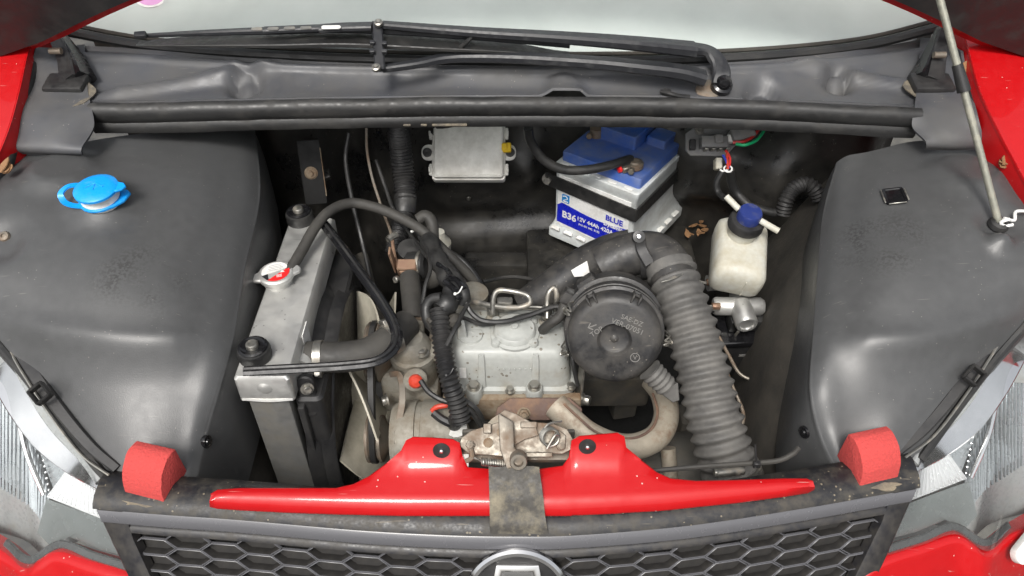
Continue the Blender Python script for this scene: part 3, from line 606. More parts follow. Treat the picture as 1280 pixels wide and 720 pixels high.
# ================================================================== FRONT END
# ------------------------------------------------------------------ headlights
HL = [[(-60, 340, .865), (-60, 450, .79), (-60, 560, .71), (-60, 670, .60)],
      [(0, 418, .82), (-5, 510, .755), (-5, 600, .69), (0, 687, .60)],
      [(30, 472, .797), (22, 560, .735), (20, 640, .675), (33, 711, .612)],
      [(70, 528, .768), (66, 590, .725), (66, 640, .685), (72, 690, .64)],
      [(108, 575, .748), (104, 610, .722), (108, 655, .685), (112, 702, .643)],
      [(120, 607, .742), (126, 632, .72), (140, 666, .69), (161, 717, .645)]]
def headlight(mir, lab):
    mp = (lambda q: MPX(q)) if mir else (lambda q: q)
    sg = 1 if mir else -1
    surf = loft([[P3(mp(q)) for q in r] for r in HL], 8, 8)
    if mir: surf = flip(surf)
    B = bvh(surf)
    def S(px, py, d):         # point d metres behind the lens
        a, n = on(B, *mp((px, py))[:2], 0)
        if a is None: a = PZ(*mp((px, py))[:2], .72); n = V((0, -.5, .8))
        return a - n * d
    t = thing('headlight', lab, 'headlight', S(60, 600, .05), 'headlights')
    vs, fs = surf
    part('housing', t, 'lamp_housing', ([v + V((0, .035, -.035)) for v in vs], fs), smooth=60)
    part('lens', t, 'lens_glass', surf, smooth=60)
    def path(pp, d): return [S(a, b, d) for a, b in pp]
    # chrome brow running along the top of the lamp and the spear that splits the chambers
    part('chrome_brow', t, 'chrome', rib(path([(2, 452), (22, 500), (50, 545), (85, 580), (116, 605)], .010), .038, .006, .3, lambda u: 1.7 - 1.2 * u, 8, up=(sg * .1, -.6, .8)))
    part('upper_trim', t, 'lamp_housing', rib(path([(4, 432), (30, 482), (60, 530), (100, 574), (118, 603)], .006), .012, .006, .3, None, 8, up=(0, -.6, .8)))
    part('spear_trim', t, 'chrome', rib(path([(4, 470), (12, 520), (24, 570), (46, 622)], .012), .009, .008, .3, lambda u: 1.2 - .6 * u, 8, up=(0, -.6, .8)))
    # bright ribbed running-light block
    q = [(49, 622), (72, 590), (114, 618), (132, 658)]
    a, b, c, d = [S(x, y, .014) for x, y in q]
    drl = part('running_light', t, 'drl_white', thick(grid([[a.lerp(d, k / 4).lerp(b.lerp(c, k / 4), j / 4) - V((0, -.0, .004)) for j in range(5)] for k in range(5)]), .004))
    nrm = (b - a).cross(d - a).normalized(); nrm = nrm if nrm.z > 0 else -nrm
    for k in range(15):
        u = (k + .5) / 15; e0, e1 = a.lerp(d, u), b.lerp(c, u)
        part('rib', drl, 'drl_white', sweep([e0, e0.lerp(e1, .5), e1], [(-.0021, -.002), (.0021, -.002), (.0004, .003), (-.0004, .003)], up=nrm))
    # ribbed main reflector
    q = [(4, 500), (10, 520), (44, 628), (30, 664), (0, 625), (-30, 600), (-30, 500)]
    cor = [S(x, y, .028) for x, y in q]; ctr = sum(cor, V()) / len(cor)
    rf = part('reflector', t, 'reflector_grey', ([ctr] + cor, [[0, i + 1, (i + 1) % len(cor) + 1] for i in range(len(cor))]))
    for k in range(18):
        u = k / 17; x0, y0 = -28 + 70 * u, 470 + 150 * u
        ya = 505 + (x0 - 4) * 3.1 if x0 > 4 else 500
        yb = 612 + (x0 + 30) * .7
        if yb - ya < 8: continue
        part('rib', rf, 'reflector_grey', sweep([S(x0, ya, .026), S(x0 - 1, (ya + yb) / 2, .026), S(x0 - 2, yb, .026)], circ(5, .002)))
    # second chamber between spear and brow
    q = [(14, 515), (40, 545), (72, 588), (49, 618), (26, 560)]
    cor = [S(x, y, .024) for x, y in q]; ctr = sum(cor, V()) / len(cor)
    part('inner_chamber', t, 'reflector_grey', ([ctr] + cor, [[0, i + 1, (i + 1) % len(cor) + 1] for i in range(len(cor))]))
    for k in range(9):
        u = k / 8; part('bead', t, 'chrome', lathe([(0, .002), (.0015, .0015), (.002, 0), (0, -.001)], frame(S(36 + 11 * u, 555 + 62 * u, .018), (0, -.6, .8)), 8))
    # smoky lower skirt inside the lamp
    q = [(46, 628), (90, 645), (134, 664), (154, 706), (112, 694), (74, 678), (52, 690), (34, 672)]
    cor = [S(x, y, .016) for x, y in q]; ctr = sum(cor, V()) / len(cor)
    part('lower_skirt', t, 'lamp_skirt', ([ctr] + cor, [[0, i + 1, (i + 1) % len(cor) + 1] for i in range(len(cor))]))
    part('lower_edge', t, 'lamp_dark', rib(path([(4, 680), (33, 702), (72, 682), (112, 696), (156, 710)], .004), .010, .005, .3, None, 8, up=(0, -.6, .8)))
    # dark rail with clip between lamp and liner
    part('rail', t, 'black_plastic', rib([P3(mp(q)) + V((0, .004, .004)) for q in ((-30, 385, .86), (0, 402, .836), (32, 456, .81), (72, 515, .782), (112, 563, .757), (146, 592, .742))], .022, .010, .3, lambda u: 1 - .45 * u, 8, up=(0, -.3, 1)))
    part('rail_edge', t, 'zinc', tube([P3(mp(q)) + V((0, -.002, .008)) for q in ((-30, 398, .852), (2, 418, .828), (30, 466, .804), (66, 521, .776), (104, 570, .75), (140, 597, .74))], .0018, 6, 8))
    cp = P3(mp((56, 497, .797))); M = frame(cp + V((0, 0, .006)), (0, -.5, 1), (sg * -1, -1.1, 0))
    part('clip', t, 'rubber', *[box(a_, b_, .012, M @ Matrix.Translation((x, y, 0)), .002, 1) for a_, b_, x, y in ((.026, .004, 0, .009), (.026, .004, 0, -.009), (.004, .018, .011, 0), (.004, .018, -.011, 0))])
    return t, B
headlight(0, 'clear headlight with white ribbed running light, on the washer filler side')
headlight(1, 'clear headlight with white ribbed running light, on the bonnet stay side')
# ------------------------------------------------------------------ bumper
def bumper_half(mir, name, lab):
    mp = MPX if mir else (lambda q: q)
    q = [(-90, 640, .60), (0, 690, .597), (33, 714, .609), (50, 704, .625), (72, 693, .637), (112, 705, .641), (164, 722, .643), (196, 745, .63)]
    tp = [P3(mp(a)) for a in q]
    rows = [[p + V((0, .02, -.006)) for p in tp], tp, [p + V((0, -.012, -.012)) for p in tp], [p + V((0, -.035, -.07)) for p in tp], [p + V((0, -.04, -.2)) for p in tp], [p + V((0, 0, -.4)) for p in tp]]
    return single('front_bumper_corner', lab, 'bumper', 'red_paint', thick(loft(rows, 6, 6), .003), group='red bumper corners', smooth=60)
bumper_half(0, '', 'glossy red bumper corner under the headlight on the washer filler side')
bumper_half(1, '', 'glossy red bumper corner under the headlight on the bonnet stay side')
M = frame(PZ(1283, 682, .60), (.3, -.6, .7), (1, .9, .2))
t = thing('bumper_marker', 'small white oval marker on the red bumper below the headlight', 'marker', PZ(1283, 682, .60))
part('body', t, 'white_plastic', prism(rrect(.03, .012, .0115, 6), -.004, .006, M, .002, 2)); part('badge_mark', t, 'lamp_housing', prism(rrect(.008, .005, .002, 3), .006, .007, M))
# ------------------------------------------------------------------ grille
NS = [(118, 634), (200, 641), (300, 648), (450, 661), (560, 667), (640, 668.5), (720, 667), (860, 655), (1000, 634), (1080, 620), (1148, 608)]
npts = [PZ(a, b, .735) for a, b in NS]; npath = crv(npts, 14)
def ny(x):
    for a, b in zip(npath, npath[1:]):
        if a.x <= x <= b.x: k = (x - a.x) / (b.x - a.x + 1e-9); return a.y + (b.y - a.y) * k
    return npath[0].y if x < npath[0].x else npath[-1].y
FD = V((0, -.45, -.893))
def face(x, d, off=0):
    e = .01; tx = V((2 * e, ny(x + e) - ny(x - e), 0)).normalized(); n = tx.cross(V((0, .45, .893))); n = n if n.y < 0 else -n
    return V((x, ny(x), .735)) + FD * d + n.normalized() * off, n.normalized(), tx
x0, x1 = npts[0].x, npts[-1].x
t = thing('front_grille', 'black honeycomb front grille with a dusty top bar and round chrome badge', 'grille', (0, -.03, .45))
bar = []
for i in range(61):
    x = x0 + (x1 - x0) * i / 60; y = ny(x); e = min(1, (min(i, 60 - i) + .0) / 3)
    bar.append([V((x, y + .05, .725)), V((x, y + .045, .742)), V((x, y + .03, .747)), V((x, y + .01, .744)), V((x, y + .002, .739)), V((x, y - .001, .735))])
part('top_bar', t, 'grille_top', thick(grid([list(r) for r in zip(*bar)]), .003), smooth=60)
def ends(d): return x0 + .012 + .42 * d, x1 - .012 - .42 * d
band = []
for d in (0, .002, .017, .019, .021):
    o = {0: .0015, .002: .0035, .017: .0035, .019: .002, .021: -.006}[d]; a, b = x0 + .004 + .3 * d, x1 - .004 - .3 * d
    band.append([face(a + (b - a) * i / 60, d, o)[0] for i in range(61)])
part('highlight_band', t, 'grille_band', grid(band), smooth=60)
lowr = []
for d, o in ((.021, -.003), (.024, .001), (.031, .001), (.033, -.004), (.034, -.014)):
    a, b = x0 + .01 + .35 * d, x1 - .01 - .35 * d; lowr.append([face(a + (b - a) * i / 60, d, o)[0] for i in range(61)])
part('lower_band', t, 'grille_black', grid(lowr), smooth=60)
def xl(d): return PZ(157, 665, .72).x + .30 * (d - .03)
def xr(d): return PZ(1112, 640, .72).x - .36 * (d - .03)
for e0, fn, sg in ((x0, xl, 1), (x1, xr, -1)):
    rows = []
    for d in [k * .02 for k in range(10)]:
        a = e0 + sg * (.002 + .30 * d); b = fn(max(d, .03))
        rows.append([face(a, d, -.02)[0], face(a, d, .0)[0], face(a + sg * .004, d, .003)[0], face(b - sg * .006, d, .003)[0], face(b - sg * .001, d, .001)[0], face(b, d, -.012)[0]])
    part('side_frame', t, 'grille_black', grid(rows), smooth=50)
bk = [[face(x0 + (x1 - x0) * (.03 + .94 * i / 40), d, -.016)[0] for i in range(41)] for d in (.02, .08, .14, .2)]
part('backing', t, 'undertray', grid(bk))
# honeycomb cells, one mesh shared by all
CW, CH = .0445, .0228
ho = [(-.0293, 0), (-.0152, -CH / 2), (.0152, -CH / 2), (.0293, 0), (.0152, CH / 2), (-.0152, CH / 2)]
def inset(p, d): return [(x * (1 - d / .0215), y * (1 - d / (CH / 2))) for x, y in p]
rings = [(ho, -.004), (inset(ho, .0003), 0), (inset(ho, .0011), .0004), (inset(ho, .0017), -.0006), (inset(ho, .0032), -.011)]
vs = [V((x, y, z)) for p, z in rings for x, y in p]; fs = []
for i in range(len(rings) - 1):
    for q in range(6): fs.append([i * 6 + q, i * 6 + (q + 1) % 6, (i + 1) * 6 + (q + 1) % 6, (i + 1) * 6 + q])
fs.append([24, 25, 26, 27, 28, 29])
cell = mesh_of([(vs, fs)], 'grille_band', 60); cell.name = 'cell'; cell.materials.append(MATS['cell_inside'])
for f in cell.polygons:
    if min(cell.vertices[i].co.z for i in f.vertices) < -.008: f.material_index = 1
for i in range(-11, 12):
    for r in range(6):
        x = i * CW; d = .041 + r * CH + (CH / 2 if i % 2 else 0) - .012
        if x < xl(d) - .004 or x > xr(d) + .004 or d < .03: continue
        p, n, tx = face(x, d, -.004); o = link('cell', cell, t)
        o.matrix_basis = frame(p, n, tx)
# badge
bc, bn, btx = face(.0065, .077, .006); M = frame(bc, bn, btx)
bd = part('badge', t, 'black_plastic', lathe([(.056, -.006), (.056, .001), (0, .003)], M, 40))
part('badge_ring', bd, 'chrome', sweep([M @ V((.0575 * math.cos(a), .0575 * math.sin(a), .002)) for a in [2 * math.pi * i / 64 for i in range(64)]], [(-.005, -.004), (.005, -.004), (.005, .001), (.002, .004), (-.002, .004), (-.005, .001)], up=bn, closed=True))
A = [(-.040, -.036), (-.0255, .043), (.0255, .043), (.040, -.036), (.018, -.036), (.008, .024), (-.008, .024), (-.018, -.036)]
def yflip(p): return [(x, y) for x, y in p]
part('badge_letter', bd, 'chrome', prism(A, .001, .006, M, .0012, 2))
part('badge_chevron', bd, 'chrome', prism([(-.012, -.04), (-.0035, .006), (.0035, .006), (.012, -.04), (.006, -.04), (0, -.006), (-.006, -.04)], .001, .005, M, .0008, 1))
# ------------------------------------------------------------------ red slam panel
ST = [(264, 619, 622, 631), (272, 614, 619, 634), (300, 612, 618, 636), (360, 612, 619, 639), (420, 612, 620, 641), (442, 607, 620, 641.5), (462, 597, 620, 642), (485, 580, 620, 642.5), (503, 564, 620, 643), (509, 550, 620, 643), (516, 546, 620, 643),
      (540, 547, 620, 643), (566, 549, 620, 643), (573, 553, 620, 643), (576, 570, 620, 643), (584, 586, 620.5, 643), (612, 588, 621, 643), (640, 588, 621, 643), (675, 588, 621, 643), (704, 584, 620, 643), (713, 572, 620, 643), (716, 550, 620, 642), (724, 545, 620, 642),
      (748, 543, 619, 641), (772, 541, 618, 640), (779, 545, 618, 639), (781, 560, 617.5, 639), (800, 576, 617, 638), (820, 592, 616, 637), (838, 600, 615, 635.5), (870, 603, 613, 632), (920, 602, 610, 627), (980, 600, 606, 619), (1008, 600, 604, 614), (1016, 603, 605, 609)]
def zc(v): return .757 if v >= 640 else .757 + (640 - v) * .00026
rows = [[], [], [], [], [], [], [], []]
for px, a, f, b in ST:
    fold = P3((px, f, .768)); bot = P3((px, b, .752))
    m = max(a, 578 + (8 if abs(px - 645) > 150 else 0)) if a < 578 else a
    topz = .768 + max(0, f - a) * .00022 + max(0, 575 - a) * .0009
    tp_ = P3((px, a, topz)); md = P3((px, max(a, min(f, 577)), .768 + max(0, f - max(a, 577)) * .00022))
    rows[0].append(tp_ + V((0, .004, -.008))); rows[1].append(tp_); rows[2].append(md.lerp(tp_, .15)); rows[3].append(md.lerp(fold, .5)); rows[4].append(fold + V((0, .002, .001)))
    rows[5].append(fold.lerp(bot, .18) + V((0, -.003, .002))); rows[6].append(fold.lerp(bot, .85) + V((0, -.003, .001))); rows[7].append(bot)
slam = grid(rows); SB = bvh(slam)
t = thing('slam_panel', 'glossy red slam panel with two raised ears behind the grille', 'slam panel', (0, .02, .7))
part('panel', t, 'red_paint', thick(slam, .002), smooth=50)
for px, py in ((552, 562), (734, 557)):
    p, n = on(SB, px, py, .001); M = frame(p, n)
    r_ = part('rubber_washer', t, 'rubber', lathe([(.011, -.001), (.0105, .0015), (.005, .002), (0, .002)], M, 20)); part('rivet', r_, 'chrome', lathe([(.0028, .002), (.0024, .004), (0, .005)], M, 12))
# dark opening in the panel behind the latch and grey reinforcement
t = thing('latch_carrier', 'dull grey metal carrier behind the bonnet latch', 'bracket', PZ(645, 575, .74))
part('rail', t, 'steel_dull', box(.16, .012, .012, frame(PZ(648, 573, .765), (0, -.3, 1)), .002)); part('back_plate', t, 'cast_dark', box(.15, .006, .05, frame(PZ(648, 566, .69), (0, 0, 1)), .002))
part('tongue', t, 'white_plastic', box(.012, .016, .003, frame(PZ(580, 576, .775), (0, -.3, 1)), .001))
# tape strap
sp = [(611, 674, 583, .795), (611, 676, 600, .784), (612, 679, 621, .7735), (612, 681, 642, .7585), (612, 683, 655, .7515), (613, 685, 667, .742)]
r_ = [[P3((a + (b - a) * k / 8, py + .8 * math.sin(k * 1.9 + py), z + .0012 + .0006 * math.sin(k * 2.3 + py))) for k in range(9)] for a, b, py, z in sp]
single('tape_strap', 'worn dusty black tape strap over the middle of the red panel', 'tape', 'tape', thick(loft(r_, 6, 1), .0012), smooth=60)
# ------------------------------------------------------------------ foam blocks
for mir, lab in ((0, 'red foam block stuck beside the headlight on the washer filler side'), (1, 'red foam block stuck beside the headlight on the bonnet stay side')):
    q = MPX((181, 627, .74)) if mir else (181, 627, .74); q = (q[0] + (11 if mir else 0), q[1] + (2 if mir else 0), q[2])
    b0 = P3(q); ang = R(14 if mir else -14); M = Matrix.Translation(b0) @ Matrix.Rotation(ang, 4, 'Z') @ Matrix(((0, 0, 1, 0), (1, 0, 0, 0), (0, 1, 0, 0), (0, 0, 0, 1)))
    prof = [(0, 0)] + [(.040 - .038 * math.cos(a) - .0, .052 * math.sin(a)) for a in [math.pi / 2 * k / 9 for k in range(1, 10)]] + [(.050, .049), (.052, 0)]
    sh = prism(prof, -.027, .027, M, .0015, 2)
    sh = ([v + V((noise.noise(v * 90), noise.noise(v * 90 + V((9, 0, 0))), noise.noise(v * 90 + V((0, 9, 0))))) * .0008 for v in sh[0]], sh[1])
    t = single('foam_block', lab, 'foam block', 'foam', sh, group='red foam blocks on the grille ends')
    gl_ = single('glue_residue', 'yellowish glue residue at the foot of the foam block beside the %s' % ('bonnet stay side headlight' if mir else 'washer filler side headlight'), 'residue', 'sand', prism([(.024 * math.cos(a) * (1 + .2 * math.sin(5 * a) + .1 * math.sin(11 * a)), .006 * math.sin(a) * (1 + .3 * math.sin(4 * a))) for a in [2 * math.pi * i / 24 for i in range(24)]], 0, .003, frame(b0 + V((0, -.002, .002)), (0, -.3, 1)), .001, 1), group='glue under the foam')
# ------------------------------------------------------------------ bonnet latch
t = thing('bonnet_latch', 'worn grey metal bonnet latch with springs in the middle of the red panel', 'latch', PZ(645, 575, .77))
lz = .80; Lc = PZ(645, 548, lz); M = frame(Lc, (0, -.55, .83), (1, 0, 0)); k = .93 * 1.0 / 960 * 1.06
def L2(px, py): return ((px - 645) * k, (548 - py) * k * 1.02)
pl = [L2(*q) for q in ((577, 556), (580, 547), (592, 539), (612, 533), (628, 528), (650, 528), (690, 531), (706, 537), (713, 549), (710, 561), (700, 566), (670, 564), (640, 570), (612, 567), (590, 566))]
part('base_plate', t, 'steel_dull', prism(pl, -.003, 0, M, .0008, 1))
part('hook_plate', t, 'steel_dull', prism([L2(*q) for q in ((624, 521), (631, 515), (645, 520), (660, 528), (668, 533), (672, 545), (655, 550), (640, 558), (626, 552))], .004, .007, M, .0008, 1))
lv = part('lever', t, 'steel_dull', prism([L2(*q) for q in ((624, 520), (642, 530), (643, 560), (652, 566), (652, 580), (634, 583), (626, 560))], .007, .02, M, .002, 2))
part('lever_arm', t, 'steel_dull', box(.032, .006, .004, M @ Matrix.Translation((L2(672, 567)[0], L2(672, 567)[1], .006)), .001, 1))
bush = frame(PZ(648, 577, .805), (.03, -.9, .55))
part('bush', t, 'steel_dull', lathe([(.0105, -.012), (.0105, .001), (.0095, .0025), (.006, .0025), (.0055, -.004), (0, -.004)], bush, 24))
for px, py in ((591, 556), (698, 557)):
    b = M @ V((*L2(px, py), 0)); part('bolt', t, 'steel_dull', *hexb(frame(b, (0, -.55, .83)), .006, .005, .0085), lathe([(.0038, .004), (.0038, .011), (0, .012)], frame(b, (0, -.55, .83)), 12))
for px, py, nm in ((628, 541, 'pivot'), (612, 553, 'pivot')): part(nm, t, 'rust', lathe([(.006, 0), (.006, .002), (.003, .004), (0, .004)], frame(M @ V((*L2(px, py), 0)), (0, -.55, .83)), 14))
# torsion spring: coil with two legs
Cs = M @ V((*L2(683, 545), .004)); ax = V((.25, -.75, .6)).normalized(); fr = frame(Cs, ax)
part('torsion_spring', t, 'zinc', sweep([fr @ V((.0105 * math.cos(a), .0105 * math.sin(a), a * .00042)) for a in [i * .25 for i in range(0, 120)]], circ(6, .0015)), tube([fr @ V(q) for q in ((.0105, 0, .0125), (.004, .004, .015), (-.006, -.012, .014))], .0015, 6, 4), tube([fr @ V(q) for q in ((-.01, 0, .001), (.0, .014, .001), (.018, .016, -.002))], .0015, 6, 4))
a0, a1 = PZ(602, 577, .792), PZ(632, 580, .792); dx = (a1 - a0); fr = frame(a0, dx)
part('tension_spring', t, 'zinc', sweep([fr @ V((.0045 * math.cos(a), .0045 * math.sin(a), dx.length * a / (28 * math.pi))) for a in [i * .35 for i in range(251)]], circ(5, .0009)), tube([a0, PZ(596, 573, .792), PZ(588, 571, .793)], .0012, 6, 4))
part('clip_pin', t, 'steel_dull', tube([M @ V((*L2(592, 560), .004)), M @ V((*L2(593, 570), .006)), M @ V((*L2(586, 574), .004))], .003, 8, 4))
part('tab', t, 'steel_dull', box(.02, .008, .006, M @ Matrix.Translation((*L2(660, 533), .002)), .001, 1)); part('tab', t, 'steel_dull', box(.01, .012, .005, M @ Matrix.Translation((*L2(611, 537), .002)), .001, 1))
part('tab', t, 'steel_dull', prism([L2(*q) for q in ((695, 538), (704, 545), (703, 560), (697, 562), (692, 548))], .002, .006, M, .0008, 1))
# ------------------------------------------------------------------ release cable
t = thing('release_cable', 'thin grey bonnet release cable running from the latch to the side', 'cable', PZ(900, 583, .735))
part('sheath', t, 'hose', ptube([(716, 575, .755), (770, 592, .742), (822, 588, .742), (880, 583, .742), (940, 579, .742), (972, 576, .744), (990, 568, .75), (998, 560, .752)], .0034, 8, 8))
part('cable_tie', t, 'black_plastic', ptube([(944, 584, .745), (945, 576, .752), (944, 556, .775)], .0013, 6, 4), box(.009, .007, .009, frame(PZ(945, 583, .742), (0, 0, 1)), .001, 1))
# ================================================================== RADIATOR
rz = .795
t = thing('radiator', 'aluminium radiator with a red and white warning cap on top', 'radiator', (-.32, .34, .3))
tank = part('top_tank', t, 'aluminium', stack([(.75, .0375, .1775, .004, -.3325, .3425), (.79, .0375, .1775, .005, -.3325, .3425), (rz, .034, .174, .005, -.3325, .3425)]))
part('side_tank', t, 'alu_core', box(.056, .022, .46, Matrix.Translation((-.334, .181, .29)), .003))
core = part('core', t, 'alu_core', box(.05, .33, .44, Matrix.Translation((-.334, .345, .31))))
for kk in range(24): part('fin', core, 'alu_core', box(.054, .0025, .425, Matrix.Translation((-.334, .2 + kk * .0125, .312))))
part('weld_seam', t, 'aluminium', tube([V((-.367, .1665, .751)), V((-.33, .165, .7495)), V((-.298, .1665, .751))], .003, 6, 6), lathe([(0, .003), (.006, .002), (.012, -.001)], frame((-.332, .1655, .778), (0, -1, .3)), 14))
part('bracket', t, 'black_plastic', prism(rrect(.012, .035, .01, 4), 0, .01, frame((-.284, .19, .735), (0, -1, .2), (1, 0, 0)), .002, 1))
part('bracket_bolt', t, 'zinc', *hexb(frame((-.28, .178, .758), (.4, -1, .3)), .0065, .006, .009))
part('sticker', t, 'label_white', box(.0012, .03, .04, frame((-.2945, .26, .752), (0, 0, 1)), 0))
for px, py, nm in ((376, 276, 0), (320, 446, 1)):
    p = PZ(px, py, rz); M = frame(p, (0, -.02, 1))
    b = part('mount_bush', t, 'rubber', lathe([(.021, -.002), (.0225, .004), (.021, .009), (.0225, .013), (.021, .018), (.013, .02), (.011, .0165), (0, .0165)], M, 28))
    part('washer', b, 'gloss_black', lathe([(.018, .0185), (.0195, .021), (.0165, .0225), (.012, .0205), (0, .0205)], M, 28))
    part('bolt', b, 'zinc', lathe([(.0085, .0205), (.0085, .0255), (.007, .0275), (0, .028)], M, 20))
# cap with two ears
cp = PZ(348, 352, rz); M = frame(cp, (.0, -.03, 1), (1, .35, 0))
neck = part('filler_neck', t, 'aluminium', lathe([(.021, -.002), (.021, .012), (.017, .013), (0, .013)], M, 24))
cap = part('cap', t, 'aluminium', lathe([(.024, .010), (.0262, .012), (.0262, .018), (.0235, .020), (0, .0205)], M, 32), prism([(.02, -.012), (.034, -.007), (.037, 0), (.034, .007), (.02, .012)], .012, .0185, M, .0015, 1), prism([(-.02, -.012), (-.034, -.007), (-.037, 0), (-.034, .007), (-.02, .012)], .012, .0185, M, .0015, 1), smooth=30)
M2 = frame(cp, (0, -.03, 1), (1, .35, 0)); n_ = 24
def halfd(r, a0, a1): return [(r * math.cos(a0 + (a1 - a0) * i / n_), r * math.sin(a0 + (a1 - a0) * i / n_)) for i in range(n_ + 1)]
part('label_white', cap, 'label_white', prism(halfd(.0205, R(20), R(200)), .0204, .0209, M2 @ Matrix.Rotation(R(-10), 4, 'Z')))
part('label_red', cap, 'red_label', prism(halfd(.0205, R(-140), R(0)), .0204, .0209, M2 @ Matrix.Rotation(R(10), 4, 'Z')))
part('label_black', cap, 'gloss_black', prism([(-.0205, -.004), (-.0145, -.0145), (-.012, -.0155), (-.011, .016), (-.0145, .0145), (-.0205, .004)], .0203, .02085, M2))
part('label_print', cap, 'relay_grey', *[box(.022 - .002 * abs(i - 1), .0005, .0002, M2 @ Matrix.Translation((.001, .004 + i * .0035, .0209))) for i in range(4)])
part('label_mark', cap, 'label_white', prism([(.006, -.005), (.013, -.005), (.0095, .0)], .0209, .0212, M2), *[box(.008, .0008, .0002, M2 @ Matrix.Translation((.004, -.009 - i * .0022, .021))) for i in range(3)])
# fan shroud and fan
t = thing('radiator_fan', 'cream bladed cooling fan in a black shroud between radiator and engine', 'fan', (-.2, .34, .35))
fc = V((-.262, .335, .575))
sh = []
for kk in range(41):
    a = 2 * math.pi * kk / 40; sh.append((math.cos(a), math.sin(a)))
rw_ = [[fc + V((xx, c * rr, s * rr)) for c, s in sh] for xx, rr in ((-.036, .185), (-.028, .18), (-.018, .172), (.0, .168), (.003, .171), (.0, .174), (-.016, .178))]
part('shroud', t, 'black_plastic', grid(rw_), smooth=60)
part('shroud_box', t, 'black_plastic', stack([(.26, .020, .16, .010, -.282, .335), (.735, .020, .16, .010, -.282, .335), (.74, .016, .156, .008, -.282, .335)]))
part('shroud_plate', t, 'black_plastic', box(.010, .02, .44, Matrix.Translation((-.292, .176, .29)), .003))
for kk in range(6):
    a = R(60 * kk + 15); rows = []
    for u in range(5):
        rr = .03 + .134 * u / 4; wd = .80 - .12 * u / 4; rows.append([fc + V((.032 + .058 * (v / 4 - .5) + .008 * math.sin(math.pi * v / 4), rr * math.cos(a + wd * 1.2 * (v / 4 - .5)), rr * math.sin(a + wd * 1.2 * (v / 4 - .5)))) for v in range(5)])
    part('blade', t, 'fan', thick(loft(rows, 3, 3), .003), smooth=60)
part('hub', t, 'fan', lathe([(.035, -.02), (.035, .025), (.03, .03), (0, .03)], frame(fc, (1, 0, 0)), 24))
# ------------------------------------------------------------------ stay pipe over the radiator hose
t = thing('stay_bar', 'bent black metal bar looping from radiator mount to radiator mount', 'bar', PZ(320, 462, .81))
pz = [(404, 279, .815), (425, 306, .815), (450, 340, .815), (476, 376, .815), (492, 404, .815), (496, 424, .815), (488, 440, .815), (468, 452, .815), (430, 457, .812), (380, 460, .81), (340, 462, .81), (305, 464, .81)]
part('bar', t, 'gloss_black', rib([P3(q) for q in pz], .016, .008, .4, None, 8))
part('rim', t, 'black_plastic', rib([P3(q) + V((0, 0, .004)) for q in pz], .0045, .006, .4, None, 8))
# hoses
t = thing('radiator_hose', 'thick dusty black coolant hose leaving the side of the radiator', 'hose', PZ(440, 445, .75))
hp = [V((-.297, .215, .755)), PZ(400, 446, .757), PZ(430, 446, .757), PZ(462, 440, .757), PZ(488, 424, .758), PZ(508, 405, .75)]
part('stub', t, 'aluminium', tube([V((-.297, .215, .757)), PZ(385, 445, .757)], .0195, 18, 4))
part('rubber_hose', t, 'hose', tube([PZ(384, 446, .757)] + hp[2:], .0225, 20, 8))
def clamp(parent, p, ax, r, w=.011, up=(0, 0, 1)):
    M = frame(p, ax, up); c = part('hose_clamp', parent, 'zinc', lathe([(r, -w / 2), (r + .0014, -w / 2), (r + .0014, w / 2), (r, w / 2)], M, 28))
    part('clamp_screw', c, 'zinc', *hexb(M @ frame((r + .004, -.007, 0), (0, -1, 0)), .0048, .005), lathe([(.0042, -.014), (.0042, 0)], M @ frame((r + .003, -.007, 0), (0, -1, 0)), 10), box(.014, .016, .010, M @ frame((r + .001, .002, -.005), (0, 0, 1)), .001, 1))
clamp(t, PZ(399, 446, .757), (1, .05, 0), .0225, .011, (0, -1, -.6)); clamp(t, PZ(490, 423, .758), (.8, .7, 0), .0225, .014, (-.6, .4, .9))
single('overflow_hose', 'slim black rubber hose arching from the radiator cap over the fan', 'hose', 'hose', ptube([(356, 347, .806), (366, 332, .81), (378, 312, .815), (394, 284, .825), (412, 264, .83), (438, 254, .825), (468, 259, .815), (500, 272, .80), (530, 290, .78), (560, 318, .75), (590, 348, .71), (612, 378, .66)], .0085, 12, 8))
single('throttle_rod', 'thin steel rod hanging from the scuttle in front of the bulkhead', 'rod', 'steel_dull', ptube([(458, 158, .88), (459, 190, .84), (466, 225, .80), (478, 262, .765), (490, 296, .74), (494, 330, .72)], .0026, 8, 6))
# ================================================================== ENGINE
t = thing('engine', 'small grey diesel engine with a cast valve cover in the middle of the bay', 'engine', (.0, .32, .25))
vx, vy = -.003, .309
block = part('block', t, 'cast_dark', box(.22, .18, .34, Matrix.Translation((0, .33, .27)), .01))
part('head', t, 'rust', stack([(.60, .1, .062, .012, vx, vy), (.655, .1, .062, .012, vx, vy), (.66, .097, .06, .012, vx, vy)]))
vc = part('valve_cover', t, 'engine_grey', stack([(.66, .1, .062, .022, vx, vy), (.672, .1, .062, .022, vx, vy), (.675, .093, .056, .02, vx, vy), (.70, .090, .053, .02, vx, vy), (.728, .087, .050, .02, vx, vy), (.738, .083, .046, .018, vx, vy), (.742, .077, .040, .016, vx, vy)], n=7), smooth=50)
for xx in (-.045, .035): part('rib', vc, 'engine_grey', stack([(.676, .006, .003, .002, xx, vy - .0555), (.728, .005, .003, .002, xx, vy - .0505), (.738, .004, .003, .002, xx, vy - .047)]))
